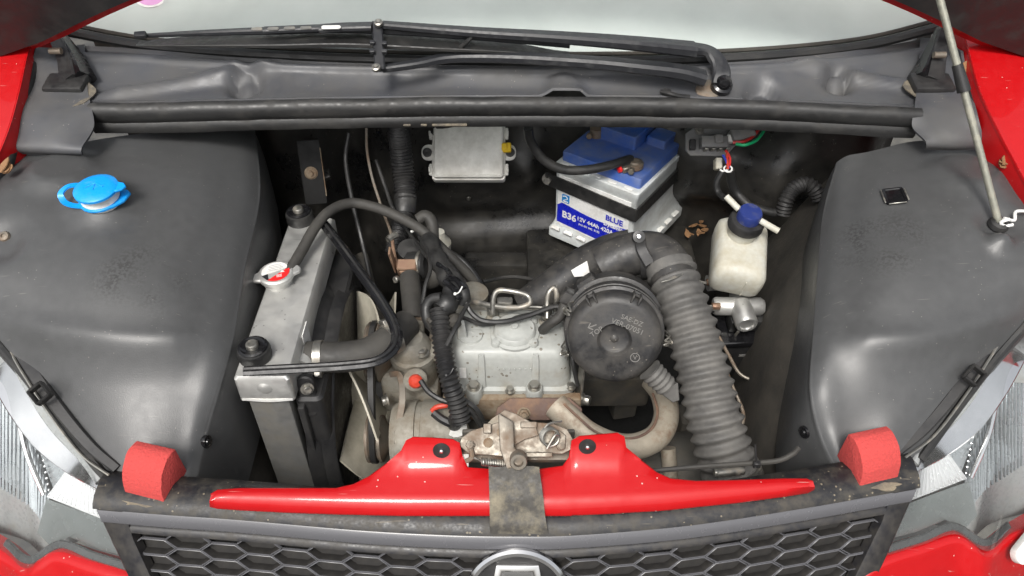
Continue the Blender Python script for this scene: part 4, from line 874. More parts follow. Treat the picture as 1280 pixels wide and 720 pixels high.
# breather cap on top
M = frame((.004, .300, .7415), (0, 0, 1)) @ Matrix.Scale(.9, 4)
bc_ = part('breather_cap', vc, 'engine_grey', lathe([(.041, 0), (.041, .004), (.036, .006), (.034, .013), (.032, .015), (.022, .015), (.020, .0165), (0, .017)], M, 36))
lugs = [(.04 * math.cos(R(a)), .04 * math.sin(R(a))) for a in (40, 140, 220, 320)]
for a, b in lugs: part('cap_bolt', vc, 'engine_grey', lathe([(.008, 0), (.008, .007), (.006, .010), (0, .011)], M @ Matrix.Translation((a, b, 0)), 14))
part('centre_nut', vc, 'engine_grey', *hexb(M @ Matrix.Translation((0, 0, .0165)), .007, .004))
part('vane', vc, 'engine_grey', prism([(-.008, 0), (.008, 0), (.004, .034), (-.003, .034)], -.0025, .0025, frame((-.074, .29, .742), (0, -1, .1), (1, .1, 0)), .001, 1))
part('inspection_boss', vc, 'engine_grey', lathe([(.019, 0), (.018, .004), (.006, .0045), (.005, .003), (0, .003)], frame((-.062, .295, .741), (0, 0, 1)), 22))
part('boss', vc, 'engine_grey', lathe([(.008, 0), (.007, .004), (0, .0045)], frame((-.038, .32, .7415), (0, 0, 1)), 14))
for px, py in ((592, 484), (668, 482)):
    p = PZ(px, py, .69); M = frame(V((p.x, .247, .656)), (0, -.08, 1))
    bo = part('bolt_boss', vc, 'engine_grey', lathe([(.013, 0), (.013, .026), (.0115, .029), (0, .029)], M, 20)); part('bolt', bo, 'zinc', *hexb(M @ Matrix.Translation((0, 0, .029)), .0085, .008, .0105))
part('plate_label', vc, 'label_white', box(.010, .02, .0006, frame((-.073, .2545, .705), (0, -1, .1), (1, 0, 0))))
part('gasket', t, 'rubber', stack([(.6585, .1012, .0632, .022, vx, vy), (.6605, .1012, .0632, .022, vx, vy)], n=7))
for xx, yy in ((-.09, .256), (.092, .256), (-.092, .362), (.092, .362), (.0, .2485)): part('flange_bolt', vc, 'zinc', *hexb(frame((xx + vx, yy, .672), (0, 0, 1)), .006, .006, .008))
for i in range(7): part('casting_dot', vc, 'engine_grey', lathe([(.0016, 0), (.0012, .0012), (0, .0014)], frame((-.02 + i * .008, .2555, .712), (0, -1, .12)), 8))
# exhaust flange on the front
fl = PZ(670, 520, .66); M = frame(fl, (0, -.75, .66), (1, 0, 0))
part('exhaust_flange', t, 'rust_red', prism([(-.062, -.012), (-.058, .012), (-.038, .027), (.05, .027), (.068, .012), (.068, -.016), (.05, -.022), (.042, -.004), (.026, -.002), (.02, -.006), (-.006, -.006), (-.014, -.002), (-.024, -.004), (-.03, -.022), (-.05, -.024)], -.004, .004, M, .002, 2))
for xx in (-.018, .034): part('manifold_nut', t, 'rust', *hexb(M @ Matrix.Translation((xx, .004, .004)), .0085, .009, .010), lathe([(.004, .009), (.004, .018), (0, .019)], M @ Matrix.Translation((xx, .004, .004)), 10))
part('head_side', t, 'rust', box(.21, .016, .05, frame((.0, .244, .615), (0, 0, 1)), .004))
# thermostat housing
th = PZ(515, 432, .72); M = frame(th + V((0, 0, -.05)), (0, -.05, 1))
hs_ = part('thermostat_housing', t, 'cast', lathe([(.034, -.03), (.034, .03), (.036, .032), (.036, .042), (.031, .045), (.026, .062), (.018, .072), (0, .074)], M, 24), box(.05, .03, .02, M @ Matrix.Translation((.02, .0, .03)), .006), lathe([(.018, 0), (.018, .04), (0, .04)], frame(th + V((0, .0, -.005)), (0, .8, .6)), 18))
part('housing_bolt', hs_, 'zinc', *hexb(M @ Matrix.Translation((.017, -.016, .055)), .008, .009, .011)); part('housing_bolt', hs_, 'zinc', *hexb(M @ Matrix.Translation((-.024, .01, .052)), .007, .008, .01))
sM = frame(PZ(519, 475, .70), (.25, -.9, .5))
sn = part('sensor', t, 'cast', lathe([(.018, -.03), (.018, .0), (.014, .003), (0, .003)], sM, 20)); part('sensor_plug', sn, 'orange', lathe([(.0105, .002), (.0105, .008), (.007, .012), (0, .013)], sM, 16))
part('side_bracket', t, 'cast', box(.055, .05, .085, frame(PZ(505, 500, .60), (0, 0, 1)), .006), box(.08, .035, .05, frame(PZ(520, 505, .60), (0, 0, 1)), .006))
part('dip_strap', t, 'steel_dull', rib([PZ(487, 468, .70), PZ(500, 470, .705), PZ(503, 500, .675), PZ(496, 540, .64), PZ(490, 590, .60)], .010, .003, .2, None, 6, up=(0, -1, .3)))
part('bracket_bolt', t, 'zinc', *hexb(frame(PZ(484, 500, .66), (-1, -.4, 0)), .008, .008, .01)); part('bracket_bolt', t, 'zinc', *hexb(frame(PZ(728, 499, .65), (1, -.4, .1)), .008, .012, .01))
part('side_plate', t, 'zinc', box(.004, .02, .08, frame(PZ(724, 500, .64), (0, 0, 1), (1, .2, 0)), .001, 1))
# injectors and pipes
def nut(px, py, z, r=.009, h=.018): return hexb(frame(PZ(px, py, z), (0, .05, 1)), r, h)
pp = part('injector_pipe', t, 'zinc', ptube([(616, 392, .762), (617, 372, .785), (624, 363, .795), (645, 365, .795), (660, 370, .79), (662, 379, .785), (650, 384, .78), (632, 384, .775), (610, 381, .77), (590, 376, .765)], .0042, 10, 8))
part('union_nut', pp, 'zinc', *nut(616, 396, .742), *nut(634, 386, .762, .008, .012), box(.024, .016, .014, frame(PZ(631, 383, .762), (0, 0, 1)), .003))
pp = part('injector_pipe', t, 'zinc', ptube([(684, 398, .76), (684, 380, .775), (686, 366, .79), (693, 360, .795), (696, 370, .785), (694, 388, .76)], .0042, 10, 8))
part('union_nut', pp, 'zinc', *nut(683, 396, .75), *nut(683, 403, .738, .010, .008))
part('return_pipe', t, 'zinc', ptube([(590, 375, .765), (620, 388, .75), (660, 384, .75), (690, 386, .75)], .0028, 8, 6))
part('injector_body', t, 'cast', lathe([(.013, -.06), (.013, .0), (.009, .006), (0, .006)], frame(PZ(616, 400, .742), (0, 0, 1)), 16), lathe([(.013, -.06), (.013, .0), (0, .006)], frame(PZ(684, 402, .742), (0, 0, 1)), 16), box(.2, .03, .04, Matrix.Translation((0.01, .375, .68)), .006))
# alternator
al = PZ(520, 560, .60); M = frame(al + V((.008, .02, 0)), (1, 0, .05), (0, 0, 1))
t = thing('alternator', 'grimy cast alternator with belt pulley below the thermostat housing', 'alternator', al + V((0, 0, -.08)))
part('body', t, 'cast', lathe([(.03, -.045), (.052, -.042), (.058, -.03), (.058, -.005), (.055, -.004), (.055, .004), (.058, .005), (.058, .045), (.05, .062), (.03, .066), (0, .066)], M, 32))
for kk in range(10):
    a = R(36 * kk); part('vent_fin', t, 'cast', box(.008, .022, .02, M @ Matrix.Rotation(a, 4, 'Z') @ Matrix.Translation((.053, 0, -.034)), .002, 1))
part('winding', t, 'copper', lathe([(.05, -.034), (.051, -.02), (.05, -.01)], M, 24))
pu = part('pulley', t, 'steel_dull', lathe([(.012, -.085), (.036, -.083), (.036, -.079), (.028, -.072), (.036, -.064), (.036, -.060), (.03, -.058), (.012, -.046)], M, 28))
part('terminal_stud', t, 'rubber', lathe([(.011, 0), (.010, .02), (.007, .03), (0, .032)], frame(PZ(568, 530, .655), (.1, -.3, 1)), 16)); part('terminal_base', t, 'white_plastic', lathe([(.016, -.004), (.016, .003), (0, .003)], frame(PZ(570, 534, .65), (.1, -.4, 1)), 18))
part('mount_boss', t, 'cast', box(.06, .03, .03, frame(PZ(545, 540, .62), (0, 0, 1)), .006), box(.04, .03, .02, frame(PZ(570, 548, .625), (0, 0, 1)), .005))
# fan belt
c1 = M @ V((0, 0, -.072)); 
t = thing('fan_belt', 'black rubber fan belt running up from the alternator pulley', 'belt', c1 + V((0, 0, -.03)))
c2 = PZ(492, 440, .70); c2.x = c1.x; r1, r2 = .034, .045
loop = [c1 + V((0, r1 * math.cos(a), r1 * math.sin(a))) for a in [R(d) for d in range(160, 381, 20)]]; dd = (c2 - c1)
ang = math.atan2(dd.z, dd.y); loop = [c1 + V((0, r1 * math.cos(ang + R(d)), r1 * math.sin(ang + R(d)))) for d in range(95, 266, 15)] + [c2 + V((0, r2 * math.cos(ang + R(d)), r2 * math.sin(ang + R(d)))) for d in range(-85, 86, 15)]
part('belt', t, 'rubber', sweep(loop, [(-.006, -.004), (.006, -.004), (.004, .004), (-.004, .004)], closed=True))
part('crank_pulley', t, 'steel_dull', lathe([(.015, -.014), (.043, -.012), (.047, -.008), (.04, 0), (.047, .008), (.043, .012), (.015, .03)], frame(c2, (1, 0, 0)), 30))
# exhaust pipe
t = thing('exhaust_pipe', 'cream heat stained exhaust pipe curving down beside the engine', 'exhaust pipe', PZ(810, 545, .6))
part('bend', t, 'exhaust', ptube([(694, 507, .672), (712, 524, .665), (735, 543, .655), (765, 556, .645), (795, 558, .635), (822, 545, .63), (833, 520, .63), (828, 492, .635), (815, 474, .64)], .0195, 20, 10))
part('seam', t, 'rust_red', ptube([(705, 505, .688), (722, 521, .684), (745, 540, .674), (770, 547, .663), (796, 547, .655), (815, 535, .65), (822, 515, .65), (816, 492, .655)], .0022, 6, 8))
part('stub', t, 'exhaust', ptube([(622, 528, .672), (630, 540, .668), (640, 560, .64), (642, 590, .58)], .021, 18, 6))
part('down_pipe', t, 'exhaust', ptube([(835, 560, .56), (838, 600, .52), (840, 660, .48)], .012, 14, 6))
# small clutter below
single('engine_mount', 'dark metal bracket low beside the exhaust pipe', 'bracket', 'cast_dark', box(.05, .06, .3, frame(PZ(775, 510, .3), (0, 0, 1), (1, .2, 0)), .006), box(.12, .05, .1, frame(PZ(880, 560, .42), (0, 0, 1)), .01))
single('gearbox', 'grimy cast gearbox housing low beside the ribbed hose', 'gearbox', 'cast_dark', lathe([(.03, -.12), (.07, -.1), (.08, 0), (.075, .06), (.04, .09), (0, .09)], frame(PZ(850, 600, .46), (1, .1, .1)), 28), box(.14, .12, .08, frame(PZ(760, 480, .42), (0, 0, 1)), .01))
# ------------------------------------------------------------------ air filter
fcn = PZ(768, 425, .80); nrm = (toC(fcn) + V((.02, -.22, -.26))).normalized(); upv = V((0, 0, 1)) - nrm * nrm.z
M = frame(fcn, nrm, (1, 0, .05))
t = thing('air_filter', 'round black plastic air filter housing with embossed lid and wire clips', 'air filter', fcn + V((0, 0, -.08)))
part('body', t, 'filter_plastic', lathe([(.05, -.135), (.064, -.13), (.068, -.12), (.068, -.05), (.071, -.046), (.071, -.036), (.067, -.034)], M, 44))
lid = part('lid', t, 'filter_plastic', lathe([(.067, -.036), (.070, -.034), (.070, -.026), (.066, -.024), (.0655, -.012), (.064, -.006), (.058, -.001), (.052, 0), (.026, 0), (.024, .0005), (.0225, -.001), (.021, -.0045), (.019, -.006), (.006, -.006), (.004, -.004), (0, -.0035)], M, 56))
part('embossed_code', lid, 'text_emboss', text('SAE-DZ', .0095, M @ Matrix.Translation((.024, .028, .0)) @ Matrix.Rotation(R(-24), 4, 'Z'), .0006), text('VER-07051', .0105, M @ Matrix.Translation((.018, .019, .0)) @ Matrix.Rotation(R(-24), 4, 'Z'), .0006), text('\u2190', .018, M @ Matrix.Translation((-.030, .02, 0)) @ Matrix.Rotation(R(20), 4, 'Z'), .0005), text('TOP', .010, M @ Matrix.Translation((-.024, .012, 0)) @ Matrix.Rotation(R(34), 4, 'Z'), .0006))
part('embossed_ring', lid, 'text_emboss', sweep([M @ V((.028 + .0062 * math.cos(a), -.026 + .0062 * math.sin(a), 0)) for a in [2 * math.pi * i / 24 for i in range(24)]], circ(5, .0007), closed=True), text('V', .009, M @ Matrix.Translation((.028, -.026, 0)), .0005))
for a in (118, 62): 
    q = M @ Matrix.Rotation(R(a), 4, 'Z') @ Matrix.Translation((.064, 0, -.02)); part('lid_lug', lid, 'filter_plastic', box(.014, .003, .02, q @ Matrix.Translation((0, .005, 0)), .001, 1), box(.014, .003, .02, q @ Matrix.Translation((0, -.005, 0)), .001, 1), box(.004, .013, .004, q @ Matrix.Translation((.004, 0, .006)), .001, 1))
for a in (200, -8, 150):
    q = M @ Matrix.Rotation(R(a), 4, 'Z') @ Matrix.Translation((.071, 0, -.03))
    part('wire_clip', t, 'zinc', tube([q @ V(v) for v in ((0, -.009, -.012), (.006, -.007, .004), (-.001, -.003, .016), (.008, .0, .007), (-.001, .003, .016), (.006, .007, .004), (0, .009, -.012))], .0014, 6, 7), tube([q @ V(v) for v in ((.002, -.006, 0), (.01, 0, .012), (.002, .006, 0))], .0014, 6, 6))
part('band', t, 'filter_plastic', lathe([(.0685, -.1), (.0735, -.098), (.0735, -.066), (.0685, -.064)], M, 44), prism([(.07, -.012), (.086, -.01), (.088, .008), (.07, .014)], -.098, -.066, M @ Matrix.Rotation(R(150), 4, 'Z'), .002, 1), prism([(.07, -.016), (.08, -.014), (.08, .014), (.07, .016)], -.096, -.068, M @ Matrix.Rotation(R(122), 4, 'Z'), .002, 1))
part('drain_spout', t, 'duct_hose', corrugated([PZ(812, 462, .765), PZ(822, 472, .755), PZ(834, 484, .742)], .017, .008, .0012, 16, 6, lambda u: 1 - .1 * u), prism([(-.014, 0), (.015, 0), (.006, .022), (-.004, .024)], -.004, .004, frame(PZ(836, 484, .742), (.2, -.8, .5), (-.9, -.1, -.5)), .001, 1))
# ------------------------------------------------------------------ intake duct and ribbed hose
t = thing('intake_duct', 'smooth black plastic intake duct and elbow behind the air filter', 'duct', PZ(740, 330, .72))
cone = ptube([(655, 385, .70), (690, 362, .73), (725, 338, .76), (760, 322, .79), (790, 316, .80)], .034, 24, 8, lambda u: .85 + .25 * u); part('cone', t, 'filter_plastic', cone); KB = bvh(cone)
q_ = [[on(KB, 714 + 20 * i / 4 + 4 * (1 - j / 4), 346 - 18 * j / 4 * (.45 + .55 * i / 4) - 2 * i / 4, .0008) for i in range(5)] for j in range(5)]
if all(x[0] is not None for r in q_ for x in r): part('paper_sticker', t, 'label_white', thick(grid([[x[0] for x in r] for r in q_]), .0004))
part('elbow', t, 'filter_plastic', ptube([(752, 334, .80), (775, 322, .815), (800, 316, .825), (820, 318, .83), (834, 330, .828), (842, 350, .818)], .033, 26, 10))
cM = frame(PZ(806, 320, .822), (1, -.1, .12), (0, -.4, 1))
part('clamp_band', t, 'black_plastic', lathe([(.033, -.007), (.0362, -.007), (.0362, .007), (.033, .007)], cM, 32), rib([PZ(800, 300, .86), PZ(802, 312, .855), PZ(812, 330, .84)], .016, .006, .2, None, 5, up=(0, -.7, .7)))
part('clamp_eye', t, 'black_plastic', lathe([(.009, -.006), (.009, .006), (.004, .0065), (.0035, .003), (0, .003)], frame(PZ(798, 296, .865), (0, -.7, .6)), 18)); part('clamp_screw', t, 'chrome', lathe([(.0035, 0), (.003, .008), (0, .0085)], frame(PZ(798, 296, .865), (0, -.7, .6)), 10))
t = thing('ribbed_air_hose', 'fat grey ribbed air hose running forward beside the air filter', 'air hose', PZ(912, 590, .62))
hpts = [PZ(840, 342, .82), PZ(851, 372, .805), PZ(866, 418, .775), PZ(880, 470, .74), PZ(892, 520, .705), (PZ(905, 565, .67)), PZ(918, 602, .635)]
part('hose', t, 'duct_hose', corrugated(hpts, .0375, .0172, .0032, 28, 10, lambda u: .93 + .1 * u), smooth=80)
part('cuff', t, 'duct_hose', tube([PZ(836, 332, .826), PZ(840, 344, .82)], .0355, 26, 4))
part('seam_tag', t, 'zinc', rib([PZ(826, 352, .845), PZ(840, 348, .847), PZ(852, 342, .846)], .004, .002, .2))
cp = PZ(917, 596, .65); ax = hpts[-1] - hpts[-2]
clamp(t, cp, ax, .0395, .012, (-.35, -.6, .75))
part('worm_housing', t, 'zinc', lathe([(.006, -.018), (.006, .018), (.0045, .02), (0, .02)], frame(PZ(912, 590, .69), (1, .1, .05)), 14), *hexb(frame(PZ(898, 591, .69), (-1, 0, 0)), .006, .006))
# ------------------------------------------------------------------ battery
ba = R(36); bz0 = .604; bcn = V((.2235, .617, bz0)); fx = V((-math.cos(ba), math.sin(ba), 0)); sx_ = V((math.sin(ba), math.cos(ba), 0))
W_, D_, H_ = .175, .207, .171
ctr = bcn + fx * (W_ / 2) + sx_ * (D_ / 2); BM = frame(ctr, (0, 0, 1), -fx)     # local x to the right along the front, y to the back
t = thing('battery', 'grey car battery with blue lid and blue B36 label, strapped at the back', 'battery', ctr)
part('case', t, 'bat_grey', stack([(0, W_ / 2 + .007, D_ / 2 + .007, .006), (.018, W_ / 2 + .007, D_ / 2 + .007, .006), (.026, W_ / 2 + .002, D_ / 2 + .002, .006), (.04, W_ / 2 - .002, D_ / 2 - .002, .006), (.153, W_ / 2, D_ / 2, .006), (.157, W_ / 2 + .002, D_ / 2 + .002, .006), (.167, W_ / 2 + .002, D_ / 2 + .002, .006), (.169, W_ / 2, D_ / 2, .006)], BM))
for i in range(6): part('foot_rib', t, 'white_plastic', prism([(-.012, 0), (.009, 0), (.007, .008), (-.01, .009)], 0, .005, BM @ frame((-.075 + i * .03, -D_ / 2 - .010, .02), (0, -.35, 1), (1, 0, 0)), .001, 1))
for i in range(6): part('foot_rib', t, 'white_plastic', prism([(-.012, 0), (.009, 0), (.007, .008), (-.01, .009)], 0, .005, BM @ frame((W_ / 2 + .010, -.085 + i * .032, .02), (.35, 0, 1), (0, 1, 0)), .001, 1))
ld = part('lid', t, 'bat_blue', stack([(.166, W_ / 2 - .004, D_ / 2 - .008, .006, 0, .006), (.186, W_ / 2 - .004, D_ / 2 - .008, .006, 0, .006), (.189, W_ / 2 - .006, D_ / 2 - .010, .005, 0, .006)], BM))
part('lid_block', ld, 'bat_blue', stack([(.188, .038, .045, .004, -.012, .035), (.213, .038, .045, .004, -.012, .035), (.215, .036, .043, .003, -.012, .035)], BM), stack([(.188, .02, .03, .004, .05, .055), (.203, .02, .03, .004, .05, .055), (.205, .018, .028, .003, .05, .055)], BM))
for i in range(5): part('vent_slot', t, 'white_plastic', box(.018, .007, .002, BM @ Matrix.Translation((-.07 + i * .034, -D_ / 2 + .005, .169)), .0008, 1))
LM = BM @ frame((0, -D_ / 2 - .0008, .086), (0, -1, 0), (1, 0, 0))
lb = part('label', t, 'label_white', prism([(-.078, -.055), (.078, -.055), (.078, .06), (-.078, .06)], -.001, .0004, LM))
wave = [(-.078, -.048), (.078, -.055), (.078, -.001)] + [(.078 - .156 * i / 16, -.001 - .006 * math.sin(math.pi * i / 16 * 1.3) - .003 * i / 16) for i in range(1, 16)] + [(-.078, -.008)]
part('label_band', lb, 'label_blue', prism(wave, .0004, .0008, LM))
part('label_text', lb, 'label_white', text('B36', .021, LM @ Matrix.Translation((-.05, -.026, .001)), .0002, .0006), text('12V 44Ah 420A', .0125, LM @ Matrix.Translation((.008, -.022, .001)), .0002, .0003), text('544 401 042  3132', .0062, LM @ Matrix.Translation((-.004, -.034, .001)), .0002, .0001))
part('label_logo', lb, 'logo_blue', prism(rrect(.0085, .009, .002, 3), .0004, .0009, LM @ Matrix.Translation((-.06, .012, 0)))); part('logo_mark', lb, 'label_white', tube([LM @ V(q) for q in ((-.066, .016, .001), (-.06, .018, .001), (-.056, .013, .001), (-.065, .006, .001), (-.054, .006, .001))], .0011, 5, 4))
part('brand_text', lb, 'label_blue', text('BLUE', .0165, LM @ Matrix.Translation((.048, .007, .001)), .0002, .0005)); part('brand_text', lb, 'label_white', text('Dynamic', .0115, LM @ Matrix.Translation((.047, -.007, .0013)), .0002, .0003))
# terminals and clamps
tm = BM @ V((.055, -.062, .188)); part('terminal', t, 'steel_dull', lathe([(.012, 0), (.011, .014), (.009, .017), (0, .017)], frame(tm, (0, 0, 1)), 18))
part('terminal_clamp', t, 'steel_dull', lathe([(.011, .004), (.016, .005), (.016, .013), (.011, .014)], frame(tm, (0, 0, 1)), 20), box(.02, .014, .011, frame(tm + V((-.016, -.012, .003)), (0, 0, 1), (1, .5, 0)), .002, 1), *hexb(frame(tm + V((-.008, -.02, .010)), (-.3, -1, .2)), .006, .01))
part('terminal_ring', t, 'red_label', lathe([(.006, -.004), (.0075, -.003), (.0075, .003), (.006, .004)], frame(tm + V((-.028, -.012, .008)), (1, .3, 0)), 14))
tm2 = BM @ V((-.06, -.005, .188)); part('terminal', t, 'steel_dull', lathe([(.014, 0), (.013, .018), (0, .019)], frame(tm2, (0, 0, 1)), 18), *hexb(frame(tm2 + V((-.014, -.01, .008)), (-.2, -1, .2)), .006, .01))
# strap
st_ = thing('battery_strap', 'black metal hold-down strap bent round the battery', 'strap', bcn)
e = .0035
def bl_(x, y, z): return BM @ V((x, y, z))
sw = [bl_(-W_ / 2 - .02, -D_ / 2 - e, .128), bl_(-.04, -D_ / 2 - e, .127), bl_(.04, -D_ / 2 - e, .125), bl_(W_ / 2 - .004, -D_ / 2 - e, .124)]
sw2 = [bl_(W_ / 2 + e, -D_ / 2 + .002, .124), bl_(W_ / 2 + e, 0, .125), bl_(W_ / 2 + e, D_ / 2 + .01, .127)]
part('front_band', st_, 'rubber', sweep(sw + [bl_(W_ / 2 + e, -D_ / 2 - e, .124)], [(-.0015, -.0135), (.0015, -.0135), (.0015, .0135), (-.0015, .0135)], up=(0, 0, 1)))
part('side_band', st_, 'rubber', sweep([bl_(W_ / 2 + e, -D_ / 2 - e, .124)] + sw2, [(-.0015, -.0135), (.0015, -.0135), (.0015, .0135), (-.0015, .0135)], up=(0, 0, 1)))
part('strap_bolt', st_, 'zinc', *hexb(frame(sw[0] + V((.006, -.003, 0)), (-.2, -1, .25)), .007, .012, .012))
single('battery_cable', 'thick black battery cable draped across the battery front to its terminal', 'cable', 'rubber', tube([PZ(660, 160, .90), PZ(664, 178, .87), PZ(680, 200, .835), PZ(705, 212, .815), PZ(735, 212, .812), PZ(765, 206, .812), PZ(788, 199, .808), tm + V((-.028, -.012, .008))], .0082, 12, 8))
# dry debris on the ledge beside the battery
for px, py in ((868, 270), (872, 283), (880, 292), (862, 296)):
    p = PZ(px, py, .585); single('dry_leaf', 'tiny brown leaf scrap on the ledge beside the battery', 'leaf', 'leaf', *[prism([(.009 * math.cos(a) * (1 + .3 * math.sin(3 * a)), .005 * math.sin(a)) for a in [2 * math.pi * i / 9 for i in range(9)]], 0, .0012, frame(p + V((random.uniform(-.012, .012), random.uniform(-.01, .01), .002 + .002 * k)), (random.uniform(-.4, .4), random.uniform(-.4, .4), 1), (random.random(), random.random() - .5, 0))) for k in range(3)], group='leaf scraps beside the battery')
# ------------------------------------------------------------------ control unit
ec = PY(586, 226, .70); M = frame(ec, (0, -.72, .694), (1, 0, 0))
t = thing('control_unit', 'light grey plastic control unit box with yellow plug on the bulkhead', 'control unit', ec)
ex, ey = .069, .058; OM = M @ Matrix.Translation((0, ey, 0))
bd_ = part('base', t, 'ecu', stack([(-.02, ex, ey, .006), (.004, ex, ey, .006), (.006, ex - .001, ey - .001, .006)], OM))
part('cover', t, 'ecu', stack([(.005, ex - .003, ey - .003, .006), (.016, ex - .004, ey - .004, .006), (.0185, ex - .007, ey - .007, .005), (.017, ex - .010, ey - .010, .005), (.0172, ex - .014, ey - .012, .005)], OM))
for sg in (-1, 1):
    part('ear', t, 'ecu', prism(rrect(.014, .015, .012, 5, sg * (ex + .006), -.005), -.002, .004, OM, .001, 1)); part('ear_bolt', t, 'rubber', lathe([(.009, .004), (.008, .009), (.003, .0095), (0, .008)], OM @ Matrix.Translation((sg * (ex + .009), -.005, 0)), 16))
    for yy in (.03, -.038): part('latch', t, 'ecu', box(.007, .022, .008, OM @ Matrix.Translation((sg * (ex + .002), yy, 0)), .0015, 1), box(.004, .01, .011, OM @ Matrix.Translation((sg * (ex + .004), yy, 0)), .001, 1))
part('plug', t, 'yellow', box(.018, .018, .014, OM @ Matrix.Translation((ex + .002, .002, .004)), .002, 1), box(.01, .012, .018, OM @ Matrix.Translation((ex - .002, .002, .004)), .001, 1))
# yellow foam edge just under the seal
single('yellow_strip', 'short yellow foam strip tucked under the rubber seal', 'foam strip', 'sand', *[box(a, .004, .004, frame(PZ(x, 157.5, .944), (0, 0, 1)), .001, 1) for x, a in ((509, .012), (530, .010), (562, .055))])
# ------------------------------------------------------------------ relay bracket with connectors and wires
rp = PZ(884, 180, .85); M = frame(rp, (0, -.72, .7), (1, 0, 0)); kk_ = 1.3 / 960
def K2(px, py): return ((px - 884) * kk_, (180 - py) * kk_)
t = thing('relay_bracket', 'dark grey relay bracket with a connector and coloured wires under the scuttle', 'relay bracket', rp)
part('plate', t, 'relay_grey', prism([K2(*q) for q in ((856, 166), (868, 158), (930, 156), (944, 160), (926, 176), (908, 196), (862, 195), (856, 188))], -.004, 0, M, .001, 1))
cn = part('connector', t, 'relay_grey', box(.046, .02, .022, M @ Matrix.Translation((*K2(890, 180), 0)), .002, 2), box(.016, .016, .027, M @ Matrix.Translation((*K2(895, 177), 0)), .002, 1)); part('connector_pins', cn, 'zinc', *[box(.006, .003, .018, M @ Matrix.Translation((*K2(880 + i * 9, 189), 0)), .0006, 1) for i in range(4)])
part('relay', t, 'relay_grey', box(.04, .024, .03, M @ frame((*K2(925, 170), 0), (0, 0, 1), (1, .35, 0)), .003, 2)); part('latch', t, 'black_plastic', box(.010, .018, .01, M @ Matrix.Translation((*K2(864, 182), 0)), .001, 1))
part('bolt', t, 'zinc', *hexb(M @ Matrix.Translation((*K2(874, 162), 0)), .005, .005, .008))
part('white_plug', t, 'white_plastic', box(.013, .014, .016, M @ Matrix.Translation((*K2(911, 176), .004)), .001, 1))
part('grey_plug', t, 'milky', box(.012, .02, .02, M @ Matrix.Translation((*K2(898, 206), -.012)), .002, 1))
def wire(m, pp, r=.0022): return part('wire', t, m, ptube(pp, r, 6, 6))
wire('wire_green', [(920, 180, .872), (932, 181, .875), (946, 175, .875), (955, 163, .875), (957, 156, .88)], .0028); wire('wire_red', [(916, 178, .87), (930, 177, .872), (942, 170, .873), (949, 160, .875), (951, 154, .88)], .0028)
wire('wire_red', [(907, 188, .86), (912, 196, .848), (912, 206, .835), (908, 212, .825)]); wire('wire_blue', [(904, 194, .855), (908, 202, .842), (911, 210, .83)]); wire('orange', [(909, 190, .86), (909, 200, .845), (910, 211, .83)]); wire('wire_white', [(900, 212, .825), (904, 214, .823), (910, 212, .828)], .0018)
part('wire_collar', t, 'wire_white', sweep([PZ(910, 211, .828) + V((.007 * math.cos(a), .005 * math.sin(a), .003 * math.sin(a))) for a in [2 * math.pi * i / 16 for i in range(16)]], circ(6, .0016), closed=True))
single('wiring_loom', 'taped black wiring loom hanging from the relay bracket to the brake reservoir', 'wiring loom', 'rubber', ptube([(912, 212, .825), (914, 225, .80), (920, 240, .775), (935, 256, .76), (950, 262, .755), (968, 266, .75), (980, 262, .75)], .008, 10, 8), ptube([(903, 214, .82), (896, 228, .80), (898, 240, .785), (906, 248, .785)], .0055, 8, 6))
single('conduit', 'short looped black ribbed conduit beside the wing liner', 'conduit', 'black_plastic', corrugated([PZ(978, 268, .75), PZ(983, 250, .775), PZ(992, 236, .79), PZ(1006, 230, .795), PZ(1018, 236, .79), PZ(1024, 248, .775)], .0125, .0062, .0014, 14, 6))
# ------------------------------------------------------------------ brake fluid reservoir
rb = PZ(922, 345, .70); tilt = V((.05, -.25, 1)).normalized(); M = frame(rb + V((0, .03, -.004)), tilt, (1, -.22, 0))
t = thing('brake_reservoir', 'milky plastic brake fluid reservoir with black collar and navy cap', 'reservoir', rb)
part('tank', t, 'milky', stack([(-.012, .032, .045, .012), (.0, .040, .058, .014), (.008, .043, .062, .014), (.03, .044, .064, .014), (.048, .043, .063, .014), (.058, .039, .058, .016), (.063, .033, .052, .018), (.064, .024, .04, .018)], M, 7), smooth=60)
part('tank_seam', t, 'milky', tube([M @ V((.012, -.0645, z)) for z in (.008, .025, .045)], .0012, 6, 4))
NM = M @ frame((-.006, .022, .06), (0, .05, 1))
part('neck', t, 'milky', lathe([(.024, -.01), (.024, .03), (0, .03)], NM, 26)); part('collar', t, 'black_plastic', lathe([(.027, .022), (.0295, .024), (.0295, .036), (.027, .040), (.020, .041), (0, .041)], NM, 30))
cp_ = part('cap', t, 'cap_navy', lathe([(.0195, .041), (.0195, .056), (.018, .0585), (.006, .059), (0, .059)], NM, 28))
part('level_lead', t, 'milky', tube([NM @ V((-.018, .008, .05)), NM @ V((-.03, .016, .054)), NM @ V((-.042, .024, .058))], .0055, 10, 4)); part('level_lead', t, 'milky', tube([NM @ V((.018, -.004, .046)), NM @ V((.034, -.010, .044)), NM @ V((.05, -.016, .042))], .0055, 10, 4))
